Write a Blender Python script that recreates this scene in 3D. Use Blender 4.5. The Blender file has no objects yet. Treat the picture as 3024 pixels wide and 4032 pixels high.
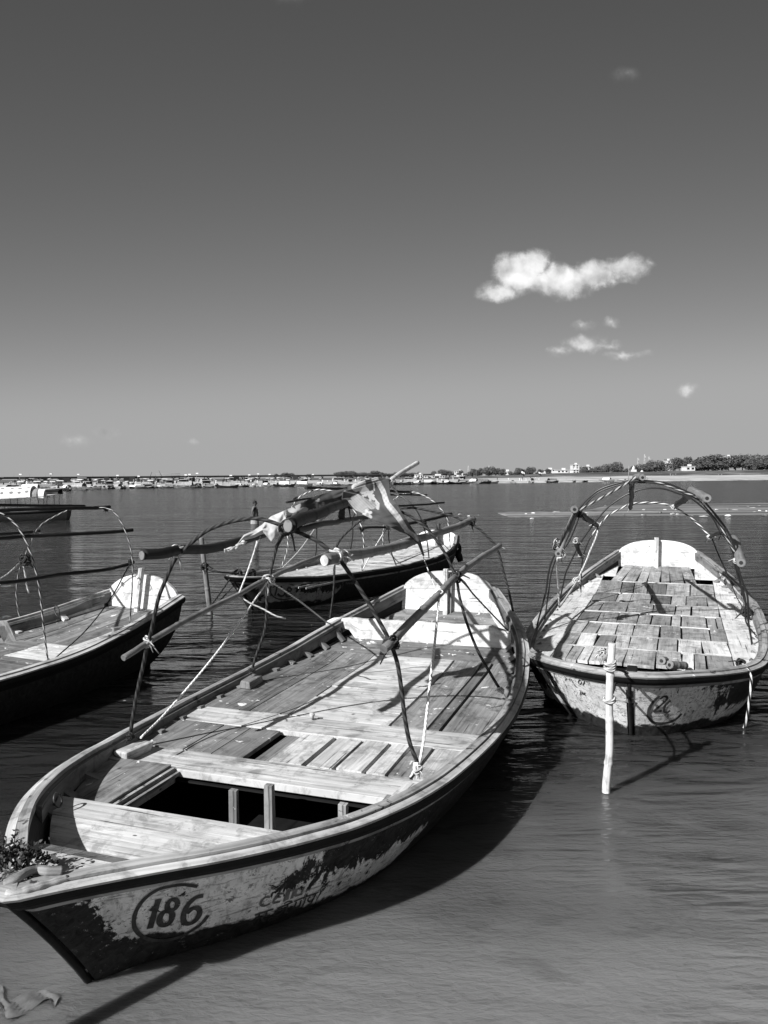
import bpy, math, random
from mathutils import Vector, Matrix, noise as mnoise
from mathutils.bvhtree import BVHTree
R = math.radians
S = bpy.context.scene
COL = S.collection
# ------------------------------------------------------------------ camera
CAMZ = 2.2; FPX = 3000.0; CX = 1512.0; CY = 2016.0
pitch = math.atan(135/3000.0); roll = math.atan(18/3024.0)
FW = Vector((0, math.cos(pitch), -math.sin(pitch)))
_r = Vector((1, 0, 0)); _u = _r.cross(FW)
RT = math.cos(roll)*_r - math.sin(roll)*_u
UP = math.sin(roll)*_r + math.cos(roll)*_u
cam = bpy.data.cameras.new('camera'); co = bpy.data.objects.new('camera', cam); COL.objects.link(co)
co.matrix_world = Matrix(((RT.x, UP.x, -FW.x, 0), (RT.y, UP.y, -FW.y, 0), (RT.z, UP.z, -FW.z, CAMZ), (0, 0, 0, 1)))
cam.sensor_fit = 'VERTICAL'; cam.sensor_height = 36; cam.sensor_width = 27; cam.lens = 36*FPX/4032
cam.clip_start = 0.05; cam.clip_end = 30000
S.camera = co
# ------------------------------------------------------------------ light
SUN_AZ = 48.0; SUN_EL = 35.0      # direction the sunlight travels, clockwise from +Y
td = Vector((math.sin(R(SUN_AZ))*math.cos(R(SUN_EL)), math.cos(R(SUN_AZ))*math.cos(R(SUN_EL)), -math.sin(R(SUN_EL))))
sl = bpy.data.lights.new('sun', 'SUN'); sl.energy = 5.0; sl.angle = R(0.5); sl.color = (1, 1, 1)
so = bpy.data.objects.new('sun', sl); COL.objects.link(so)
so.rotation_euler = td.to_track_quat('-Z', 'Y').to_euler(); so.location = (-20, -15, 20)
S.view_settings.view_transform = 'Standard'; S.view_settings.look = 'None'
S.view_settings.gamma = 1; S.view_settings.exposure = 0.55
S.view_settings.use_curve_mapping = False
W = bpy.data.worlds.new('World'); S.world = W; W.use_nodes = True

class NT:
    def __init__(s, nt): s.nt = nt; s.n = nt.nodes; s.l = nt.links
    def add(s, t, **kw):
        nd = s.n.new(t)
        for k, v in kw.items(): setattr(nd, k, v)
        return nd
    def set(s, sock, v):
        if v is None: return
        if isinstance(v, bpy.types.NodeSocket): s.l.new(v, sock)
        elif isinstance(v, (int, float)) and sock.type in ('VECTOR', 'RGBA'):
            sock.default_value = (v, v, v) if sock.type == 'VECTOR' else (v, v, v, 1)
        else: sock.default_value = v
    def m(s, op, a, b=None, c=None, clamp=False):
        nd = s.add('ShaderNodeMath', operation=op, use_clamp=clamp)
        s.set(nd.inputs[0], a); s.set(nd.inputs[1], b); s.set(nd.inputs[2], c); return nd.outputs[0]
    def vm(s, op, a, b=None):
        nd = s.add('ShaderNodeVectorMath', operation=op); s.set(nd.inputs[0], a); s.set(nd.inputs[1], b); return nd.outputs[0]
    def noise(s, vec, scale=1, detail=4, rough=.55, dist=0):
        nd = s.add('ShaderNodeTexNoise'); s.set(nd.inputs['Vector'], vec)
        nd.inputs['Scale'].default_value = scale; nd.inputs['Detail'].default_value = detail
        nd.inputs['Roughness'].default_value = rough; nd.inputs['Distortion'].default_value = dist
        return nd.outputs['Fac']
    def ss(s, x, a, b):   # smoothstep a->b gives 0..1
        nd = s.add('ShaderNodeMapRange', interpolation_type='SMOOTHSTEP')
        s.set(nd.inputs[0], x); s.set(nd.inputs[1], a); s.set(nd.inputs[2], b); nd.inputs[3].default_value = 0; nd.inputs[4].default_value = 1
        return nd.outputs[0]
    def mr(s, x, a, b, c, d):
        nd = s.add('ShaderNodeMapRange'); s.set(nd.inputs[0], x)
        for i, v in enumerate((a, b, c, d)): s.set(nd.inputs[i+1], v)
        return nd.outputs[0]
    def mix(s, f, a, b):  # float mix
        nd = s.add('ShaderNodeMix', data_type='FLOAT'); s.set(nd.inputs[0], f); s.set(nd.inputs[2], a); s.set(nd.inputs[3], b); return nd.outputs[0]
    def mapv(s, v, scale=(1, 1, 1), loc=(0, 0, 0), rot=(0, 0, 0)):
        nd = s.add('ShaderNodeMapping'); s.set(nd.inputs[0], v); nd.inputs['Location'].default_value = loc
        nd.inputs['Rotation'].default_value = rot; nd.inputs['Scale'].default_value = scale; return nd.outputs[0]

# world: Nishita sky seen in black and white through a red filter, with a few fair-weather clouds
w = NT(W.node_tree); W.node_tree.nodes.clear()
sky = w.add('ShaderNodeTexSky', sky_type='NISHITA', sun_disc=False, sun_elevation=R(SUN_EL), sun_rotation=R(SUN_AZ+180), altitude=100, air_density=1.0, dust_density=1.5, ozone_density=1.0)
sep = w.add('ShaderNodeSeparateColor'); w.l.new(sky.outputs[0], sep.inputs[0])
grey = w.m('ADD', w.m('MULTIPLY', sep.outputs[0], 0.85), w.m('MULTIPLY', sep.outputs[1], 0.15))
# contrast of the red-filtered negative: deepens the high sky, levels the horizon
grey = w.m('MULTIPLY', w.m('POWER', w.m('MULTIPLY', grey, 0.1), 1.27), 9.09)
sm_ = w.add('ShaderNodeMath', operation='SMOOTH_MIN'); w.l.new(grey, sm_.inputs[0]); sm_.inputs[1].default_value = 2.75; sm_.inputs[2].default_value = .8; grey = sm_.outputs[0]
tc = w.add('ShaderNodeTexCoord'); w.l.new(w.vm('NORMALIZE', w.vm('MAXIMUM', w.vm('MULTIPLY', tc.outputs['Generated'], (.4, 1, 1)), (-9, -9, .055))), sky.inputs[0]); sx = w.add('ShaderNodeSeparateXYZ'); w.l.new(tc.outputs['Generated'], sx.inputs[0])
yy = w.m('MAXIMUM', sx.outputs[1], 0.05)
u = w.m('DIVIDE', sx.outputs[0], yy); v = w.m('DIVIDE', sx.outputs[2], yy)
cv = w.add('ShaderNodeCombineXYZ'); w.l.new(u, cv.inputs[0]); w.l.new(v, cv.inputs[1]); cv = cv.outputs[0]
n1 = w.noise(cv, 26, 6, .6, .3); n2 = w.noise(w.vm('ADD', cv, (3.1, 1.7, 0)), 26, 6, .6, .3)
nb = w.noise(cv, 60, 7, .62)
def blob(px, py, rx, ry, k):
    py += 10 if 900 < py < 1500 else 0
    a = math.atan2(1881-py, 3000); # bearing and height of the cloud as seen from the place
    cu = (px-1512)/3000.; cvv = (1881-py)/3000.
    dx = w.m('DIVIDE', w.m('ADD', w.m('SUBTRACT', u, cu), w.m('MULTIPLY', w.m('SUBTRACT', n1, .5), .045)), rx/3000.)
    dy = w.m('DIVIDE', w.m('ADD', w.m('SUBTRACT', v, cvv), w.m('MULTIPLY', w.m('SUBTRACT', n2, .5), .03)), ry/3000.)
    r2 = w.m('ADD', w.m('MULTIPLY', dx, dx), w.m('MULTIPLY', dy, dy))
    return w.m('MULTIPLY', w.m('SUBTRACT', 1.0, w.m('SQRT', r2), clamp=True), k)
blobs = [(2150, 1110, 100, 60, 1.1), (2270, 1105, 90, 55, 1.0), (2040, 1080, 110, 95, 1.5), (2085, 1050, 105, 75, 1.3), (1965, 1150, 100, 50, .8), (2200, 1115, 170, 75, 1.1), (2330, 1085, 120, 65, 1.1), (2455, 1060, 110, 60, .85), (2545, 1048, 40, 22, .35),
         (2290, 1280, 55, 28, .4), (2400, 1278, 55, 32, .42), (2300, 1355, 100, 45, .8), (2205, 1385, 75, 30, .5), (2385, 1362, 80, 22, .45), (2465, 1400, 110, 22, .5),
         (2705, 1548, 70, 38, .5), (300, 1728, 90, 34, .22), (425, 1698, 50, 34, .22), (765, 1731, 30, 18, .3), (1160, 30, 110, 50, .16), (2450, 345, 80, 40, .14)]
acc = None
for b in blobs:
    e = blob(*b); acc = e if acc is None else w.m('MAXIMUM', acc, e)
dens = w.m('ADD', acc, w.m('MULTIPLY', w.m('MULTIPLY', w.m('SUBTRACT', nb, .5), .8), w.ss(acc, 0, .35)))
alpha = w.ss(dens, 0.0, 0.6)
n3 = w.noise(cv, 22, 4, .5); n4 = w.noise(w.vm('ADD', cv, (-.008, .010, 0)), 22, 4, .5)
lum = w.m('ADD', w.mr(dens, .1, 1.1, .40, .60), w.m('MULTIPLY', w.m('SUBTRACT', n3, n4), 1.0))
SKYS = 0.1
skyc = grey
out = w.mix(alpha, skyc, w.m("MULTIPLY", lum, 1.0/SKYS))
bg = w.add('ShaderNodeBackground'); w.l.new(out, bg.inputs[0]); bg.inputs[1].default_value = SKYS

wo = w.add('ShaderNodeOutputWorld'); w.l.new(bg.outputs[0], wo.inputs[0])

# ------------------------------------------------------------------ pixel / space helpers
def ray(px, py): return FW + RT*((px-CX)/FPX) - UP*((py-CY)/FPX)
EYE = Vector((0, 0, CAMZ))
def at_z(px, py, z=0.0):
    d = ray(px, py); k = (z-CAMZ)/d.z; return EYE + d*k
def at_y(px, py, Y):
    d = ray(px, py); return EYE + d*(Y/d.y)
def cubic(xk, yk, xq):
    n = len(xk); h = [xk[i+1]-xk[i] for i in range(n-1)]
    a = [0]*n; bq = [1]*n; c = [0]*n; dd = [0]*n
    for i in range(1, n-1):
        a[i] = h[i-1]; bq[i] = 2*(h[i-1]+h[i]); c[i] = h[i]; dd[i] = 6*((yk[i+1]-yk[i])/h[i]-(yk[i]-yk[i-1])/h[i-1])
    for i in range(1, n):
        mm = a[i]/bq[i-1]; bq[i] -= mm*c[i-1]; dd[i] -= mm*dd[i-1]
    M = [0]*n; M[-1] = dd[-1]/bq[-1]
    for i in range(n-2, -1, -1): M[i] = (dd[i]-c[i]*M[i+1])/bq[i]
    j = 0
    while j < n-2 and xq > xk[j+1]: j += 1
    t = xq-xk[j]; hh = h[j]
    return yk[j]+t*((yk[j+1]-yk[j])/hh-hh*(2*M[j]+M[j+1])/6)+t*t*M[j]/2+t**3*(M[j+1]-M[j])/(6*hh)
def lerp(a, b, t): return a+(b-a)*t
def smooth_pts(pts, step=.05):
    """Catmull-Rom through 3D points, resampled"""
    P = [Vector(p) for p in pts]
    if len(P) < 3: 
        n = max(2, int((P[1]-P[0]).length/step)); return [P[0].lerp(P[1], i/n) for i in range(n+1)]
    Q = [P[0]*2-P[1]]+P+[P[-1]*2-P[-2]]; out = []
    for i in range(1, len(Q)-2):
        p0, p1, p2, p3 = Q[i-1:i+3]; n = max(1, int((p2-p1).length/step))
        for k in range(n):
            t = k/n
            out.append(.5*((2*p1)+(p2-p0)*t+(2*p0-5*p1+4*p2-p3)*t*t+(3*p1-p0-3*p2+p3)*t**3))
    out.append(P[-1]); return out

# ------------------------------------------------------------------ materials (all grey: the photograph is black and white)
MAT = {}
def new_mat(name):
    m = bpy.data.materials.new(name); m.use_nodes = True; nt = m.node_tree; nt.nodes.clear(); n = NT(nt)
    bs = n.add('ShaderNodeBsdfPrincipled'); o = n.add('ShaderNodeOutputMaterial'); n.l.new(bs.outputs[0], o.inputs[0])
    MAT[name] = m; return m, n, bs
def bump(n, bs, h, dist, strength=1.0):
    b = n.add('ShaderNodeBump'); n.set(b.inputs['Height'], h); b.inputs['Distance'].default_value = dist; b.inputs['Strength'].default_value = strength
    n.l.new(b.outputs[0], bs.inputs['Normal'])
def spec(bs, v): bs.inputs['Specular IOR Level'].default_value = v
def wood(name, lo, hi, flake=0.0, var=.35, rough=.75, flakecol=.75, grain=1.0, patch=0.0, patchcol=.05, seedloc=0.0):
    m, n, bs = new_mat(name)
    uv = n.add('ShaderNodeUVMap').outputs[0]; isl = n.add('ShaderNodeNewGeometry').outputs['Random Per Island']
    offs = n.add('ShaderNodeCombineXYZ'); n.set(offs.inputs[0], n.m('MULTIPLY', isl, 53.0)); n.set(offs.inputs[1], n.m('MULTIPLY', isl, 31.0)); n.set(offs.inputs[2], seedloc)
    p = n.vm('ADD', uv, offs.outputs[0])
    g1 = n.noise(n.mapv(p, (1.6*grain, 34*grain, 1)), 1, 6, .65, .6)
    g2 = n.noise(n.mapv(p, (.7, 5, 1)), 1, 5, .6, 1.2)
    crack = n.noise(n.mapv(p, (1.1, 40, 1)), 1, 4, .6)
    oc = n.add('ShaderNodeTexCoord').outputs['Object']
    val = n.m('ADD', n.m('MULTIPLY', g1, .55), n.m('MULTIPLY', g2, .55))
    col = n.mr(val, .40, .68, lo, hi)
    col = n.m('MULTIPLY', col, n.mr(isl, 0, 1, 1-var, 1+var*.45))
    col = n.m('MULTIPLY', col, n.mr(n.ss(crack, .33, .39), 0, 1, .22, 1))
    kn = n.noise(n.mapv(p, (9, 9, 1)), 1, 2, .5)
    col = n.m('MULTIPLY', col, n.mr(n.ss(kn, .24, .28), 0, 1, .3, 1))
    vo = n.add('ShaderNodeTexVoronoi'); n.set(vo.inputs['Vector'], n.mapv(p, (3.2, 6, 1))); vo.inputs['Scale'].default_value = 1.0; vo.inputs['Randomness'].default_value = .6
    col = n.m('MULTIPLY', col, n.mr(n.ss(vo.outputs['Distance'], .035, .055), 0, 1, .2, 1))
    stain = n.noise(oc, 6, 6, .7, .5); col = n.m('MULTIPLY', col, n.mr(n.ss(stain, .36, .52), 0, 1, .62, 1.06))
    big = n.noise(oc, 2.3, 5, .6)
    col = n.m('MULTIPLY', col, n.mr(big, .3, .7, .78, 1.15))
    h = g1
    if flake > 0:
        fl = n.noise(oc, 9, 7, .68, .5)
        f = n.ss(fl, .80-flake*.45, .83-flake*.45)
        col = n.mix(f, col, flakecol)
        h = n.m('ADD', h, n.m('MULTIPLY', f, .3))
    if patch > 0:
        pn = n.noise(n.mapv(oc, (1, 1, 1), (3, 5, 1)), 5, 7, .7, .4)
        f2 = n.ss(pn, .78-patch*.5, .82-patch*.5)
        col = n.mix(f2, col, patchcol)
    n.set(bs.inputs['Base Color'], col); bs.inputs['Roughness'].default_value = rough; spec(bs, .25)
    bump(n, bs, h, .006, .7); return m
def plain(name, c, rough=.7, nz=.25, scale=12, sp=.3, bumpd=.003):
    m, n, bs = new_mat(name); oc = n.add('ShaderNodeTexCoord').outputs['Object']
    x = n.noise(oc, scale, 5, .6); isl = n.add('ShaderNodeNewGeometry').outputs['Random Per Island']
    col = n.m('MULTIPLY', n.mr(x, .3, .7, c*(1-nz), c*(1+nz)), n.mr(isl, 0, 1, 1-nz*.5, 1+nz*.5))
    n.set(bs.inputs['Base Color'], col); bs.inputs['Roughness'].default_value = rough; spec(bs, sp)
    if bumpd: bump(n, bs, x, bumpd)
    return m
def rope_mat(name, a, b, turns=26.0, bd=.003):
    m, n, bs = new_mat(name); uv = n.add('ShaderNodeUVMap').outputs[0]
    s = n.add('ShaderNodeSeparateXYZ'); n.l.new(uv, s.inputs[0])
    ph = n.m('ADD', n.m('MULTIPLY', s.outputs[0], turns*6.2832), n.m('MULTIPLY', s.outputs[1], 6.2832*2))
    st = n.m('MULTIPLY_ADD', n.m('SINE', ph), .5, .5)
    nz = n.noise(n.add('ShaderNodeTexCoord').outputs['Object'], 40, 3, .6)
    col = n.m('MULTIPLY', n.mix(n.ss(st, .3, .7), a, b), n.mr(nz, .3, .7, .7, 1.3))
    n.set(bs.inputs['Base Color'], col); bs.inputs['Roughness'].default_value = .85; spec(bs, .2)
    bump(n, bs, st, bd, .8); return m
wood('deck_wood', .28, .66, flake=.2, var=.22, patch=.12, patchcol=.14)
wood('grey_deck_wood', .11, .29, flake=.40, var=.35, patch=.22, patchcol=.07)
wood('board_wood', .15, .32, flake=.3, var=.6, patch=.1)
wood('tile_wood', .19, .44, flake=.40, var=.3, patch=.15, patchcol=.08)
wood('light_board', .36, .74, flake=.4, var=.3, patch=.15, patchcol=.14)
wood('beam_wood', .30, .70, flake=.18, var=.15, patch=.2, patchcol=.15)
wood('step_wood', .08, .34, flake=.1, var=.2, grain=1.6)
wood('rail_wood', .16, .46, flake=.34, var=.25, patch=.36, patchcol=.05)
wood('light_rail', .26, .62, flake=.3, var=.2, patch=.24, patchcol=.08)
wood('dark_rail', .004, .014, flake=.05, var=.3, flakecol=.25)
wood('inner_wood', .09, .24, flake=.28, var=.3, flakecol=.4, patch=.36, patchcol=.02)
wood('white_paint', .50, .74, flake=.3, var=.1, rough=.6, flakecol=.8, patch=.24, patchcol=.14)
wood('raw_pale', .36, .58, var=.1, flake=.0)
wood('hold_shade', .004, .012, var=.3)  # near-black: shade inside the hull put into the colour
wood('bamboo_dry', .45, .75, var=.2, grain=.8, rough=.5)
wood('bamboo_mid', .10, .26, var=.3, grain=.8, rough=.55)
wood('bamboo_dark', .008, .03, var=.4, grain=.8, rough=.6)
wood('log_wood', .16, .40, var=.2)
rope_mat('rope_dark', .015, .05, 14); rope_mat('rope_pale', .28, .6, 18); rope_mat('rope_white', .6, .85, 30)
rope_mat('rope_striped', .02, .62, 7, .002); rope_mat('rope_twist', .02, .34, 9, .002)
plain('cable', .012, .35, .2, 20, .5, 0)
plain('iron', .03, .5, .4, 30, .5)
plain('tar', .012, .6, .5, 25)
plain('leaf_dark', .03, .6, .8, 30); plain('leaf_pale', .3, .7, .4, 20)
plain('skin', .10, .5, .15, 8, .4, 0); plain('hair', .01, .6); plain('white_cloth', .75, .8, .12, 9)
plain('letter', .055, .7, .5, 30, .2, 0); plain('letter_faded', .14, .8, .4, 30, .2, 0)
# hull paint: pale, peeling, tarred low down and along the stem
def hull_mat(name, pale, tar_z, tarc=.012, seed=0.0, peel=.5, rake=.45, stem=.18, m0=.75):
    m, n, bs = new_mat(name); oc = n.add('ShaderNodeTexCoord').outputs['Object']
    s = n.add('ShaderNodeSeparateXYZ'); n.l.new(oc, s.inputs[0])
    o2 = n.vm('ADD', oc, (seed, seed*2, 0))
    big = n.noise(o2, 3.2, 6, .65, .6); fine = n.noise(o2, 19, 7, .72, .8); med = n.noise(o2, 8, 6, .7, .5)
    streak = n.noise(n.mapv(o2, (14, 14, 5), (0, 0, 0), (.9, .0, .0)), 1.0, 7, .72, .9)
    base = n.m('MULTIPLY', n.mr(n.noise(o2, 5, 6, .65), .3, .7, pale*.66, pale*1.15), n.mr(fine, .3, .7, .86, 1.1))
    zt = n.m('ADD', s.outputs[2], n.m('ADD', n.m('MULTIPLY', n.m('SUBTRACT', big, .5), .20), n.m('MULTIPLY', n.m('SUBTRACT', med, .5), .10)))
    lim = n.m('ADD', n.mr(s.outputs[1], .5, 1.5, tar_z, tar_z*.25), n.m('MULTIPLY', n.ss(s.outputs[1], 1.7, 2.4), .4))  # black climbs aft: tar, plus the side's shade put into the colour
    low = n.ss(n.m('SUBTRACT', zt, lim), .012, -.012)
    dist = n.m('SUBTRACT', s.outputs[1], n.m('MULTIPLY', n.m('SUBTRACT', .62, s.outputs[2]), rake/.62))
    st = n.ss(n.m('ADD', dist, n.m('ADD', n.m('MULTIPLY', n.m('SUBTRACT', med, .5), .5), n.m('MULTIPLY', n.m('SUBTRACT', fine, .5), .3))), stem, stem-.03)
    mid = n.m('MULTIPLY', n.ss(s.outputs[1], m0, m0+.75), n.ss(s.outputs[2], .10, .30))
    pf = n.m('ADD', n.m('MULTIPLY', streak, .6), n.m('MULTIPLY', big, .45))
    thr = n.m('SUBTRACT', .68-.06*peel, n.m('MULTIPLY', mid, .32*peel))
    pe = n.ss(n.m('SUBTRACT', pf, thr), -.010, .010)
    fk = n.ss(fine, .63, .645)
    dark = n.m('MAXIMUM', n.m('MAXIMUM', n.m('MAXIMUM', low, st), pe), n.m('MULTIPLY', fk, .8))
    chips = n.m('MULTIPLY', n.ss(n.noise(o2, 26, 6, .75), .62, .64), .5)
    tar_shade_col = n.m('ADD', n.mr(fine, .35, .7, tarc*.4, tarc*4.0), n.m('MULTIPLY', chips, pale*.3))
    drip = n.noise(n.mapv(o2, (34, 34, 3.0)), 1, 5, .7); scr = n.noise(n.mapv(o2, (7, 5, 42), (0, 0, 0), (.25, 0, 0)), 1, 6, .75, .4)
    base = n.m('MULTIPLY', base, n.m('MULTIPLY', n.mr(n.ss(drip, .36, .50), 0, 1, .62, 1.0), n.mr(n.ss(scr, .36, .46), 0, 1, .40, 1.0)))
    wear = n.m('MULTIPLY', n.ss(n.noise(o2, 42, 5, .7), .57, .60), n.ss(med, .42, .58)); base = n.m('MULTIPLY', base, n.mr(wear, 0, 1, 1, .25))
    n.set(bs.inputs['Base Color'], n.mix(dark, base, tar_shade_col)); bs.inputs['Roughness'].default_value = .65; spec(bs, .25)
    bump(n, bs, n.m('SUBTRACT', n.m('MULTIPLY', fine, .6), n.m('MULTIPLY', dark, .5)), .008, .8); return m
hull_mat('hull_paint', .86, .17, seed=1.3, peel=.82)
hull_mat('hull_paint_second', .80, .10, seed=7.7, peel=1.0, rake=.37, stem=-.1, m0=.35)
hull_mat('hull_black', .03, .3, seed=3.1)  # near black over the whole hull
hull_mat('hull_paint_far', .42, .16, seed=11.0, peel=.6)

# ------------------------------------------------------------------ mesh builder
def link(o, parent=None):
    COL.objects.link(o)
    if parent is not None: o.parent = parent
    return o
def tag(o, label, cat, group=None, kind=None):
    if label: o['label'] = label
    if cat: o['category'] = cat
    if group: o['group'] = group
    if kind: o['kind'] = kind
    return o
def empty(name, loc=(0, 0, 0), rz=0.0):
    o = bpy.data.objects.new(name, None); o.empty_display_size = .2; o.location = loc; o.rotation_euler = (0, 0, rz); return link(o)
class MB:
    def __init__(s): s.v = []; s.f = []; s.uv = []; s.sm = []
    def face(s, idx, uv, smooth=False): s.f.append(idx); s.uv += uv; s.sm.append(smooth)
    def box(s, c, ex, ey, ez, jit=0.0):
        """box of half-axes ex (length, grain), ey, ez about c"""
        c = Vector(c); ex = Vector(ex); ey = Vector(ey); ez = Vector(ez); b = len(s.v)
        for sx in (-1, 1):
            for sy in (-1, 1):
                for sz in (-1, 1):
                    p = c+ex*sx+ey*sy+ez*sz
                    if jit: p += Vector((random.uniform(-jit, jit), random.uniform(-jit, jit), random.uniform(-jit, jit)*.4))
                    s.v.append(p)
        lx, ly, lz = ex.length, ey.length, ez.length
        F = [((0, 1, 3, 2), lz, ly, 0), ((4, 6, 7, 5), lz, ly, 0), ((0, 4, 5, 1), lx, lz, 1), ((2, 3, 7, 6), lx, lz, 1), ((0, 2, 6, 4), lx, ly, 2), ((1, 5, 7, 3), lx, ly, 2)]
        loc = {i: ((1 if i & 4 else -1), (1 if i & 2 else -1), (1 if i & 1 else -1)) for i in range(8)}
        flip = ex.cross(ey).dot(ez) < 0
        for f, a, bb, k in F:
            ff = f[::-1] if flip else f
            uv = []
            for i in ff:
                x, y, z = loc[i]
                if k == 0: uv.append((z*lz*.3, y*ly))
                elif k == 1: uv.append((x*lx, z*lz+7))
                else: uv.append((x*lx, y*ly))
            s.face([b+i for i in ff], uv)
        return s
    def tube(s, pts, r, n=8, caps=True, tw=None, ell=None):
        pts = [Vector(p) for p in pts]; N = len(pts)
        rr = r if isinstance(r, (list, tuple)) else [r]*N
        b = len(s.v); L = [0]
        for i in range(1, N): L.append(L[-1]+(pts[i]-pts[i-1]).length)
        t0 = (pts[1]-pts[0]).normalized(); ref = Vector((0, 0, 1)) if abs(t0.z) < .9 else Vector((1, 0, 0))
        nx = t0.cross(ref).normalized()
        for i in range(N):
            t = (pts[min(i+1, N-1)]-pts[max(i-1, 0)]).normalized()
            nx = (nx-t*nx.dot(t)).normalized(); ny = t.cross(nx)
            for k in range(n):
                a = 2*math.pi*k/n; s.v.append(pts[i]+(nx*math.cos(a)+ny*math.sin(a))*rr[i])
        for i in range(N-1):
            for k in range(n):
                k2 = (k+1) % n
                s.face([b+i*n+k, b+i*n+k2, b+(i+1)*n+k2, b+(i+1)*n+k], [(L[i], k/n), (L[i], (k+1)/n), (L[i+1], (k+1)/n), (L[i+1], k/n)], True)
        if caps:
            s.face([b+k for k in range(n)][::-1], [(0, 0)]*n); s.face([b+(N-1)*n+k for k in range(n)], [(0, 0)]*n)
        return s
    def grid(s, P, uvf=None, closed=False, smooth=True):
        """P[i][j] points"""
        b = len(s.v); ni = len(P); nj = len(P[0])
        for row in P: s.v += [Vector(p) for p in row]
        for i in range(ni-1):
            for j in range(nj-1):
                q = [(i, j), (i, j+1), (i+1, j+1), (i+1, j)]
                s.face([b+a*nj+c for a, c in q], [uvf(a, c) if uvf else (a*.1, c*.1) for a, c in q], smooth)
        return s
    def poly(s, pts, uvs=1.0):
        b = len(s.v); s.v += [Vector(p) for p in pts]; s.face(list(range(b, b+len(pts))), [(p[0]*uvs, p[1]*uvs) for p in pts]); return s
    def build(s, name, mat, parent=None, bev=0.0, loc=None, label=None):
        me = bpy.data.meshes.new(name); me.from_pydata(s.v, [], s.f)
        uvl = me.uv_layers.new(name='UVMap')
        uvl.data.foreach_set('uv', [c for p in s.uv for c in p])
        me.polygons.foreach_set('use_smooth', s.sm)
        for m in (mat if isinstance(mat, (list, tuple)) else [mat]): me.materials.append(MAT[m] if isinstance(m, str) else m)
        me.update(); o = bpy.data.objects.new(name, me); link(o, parent)
        if bev:
            bm = o.modifiers.new('bevel', 'BEVEL'); bm.width = bev; bm.segments = 2; bm.limit_method = 'ANGLE'
        if label: o['label'] = label
        return o
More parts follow.
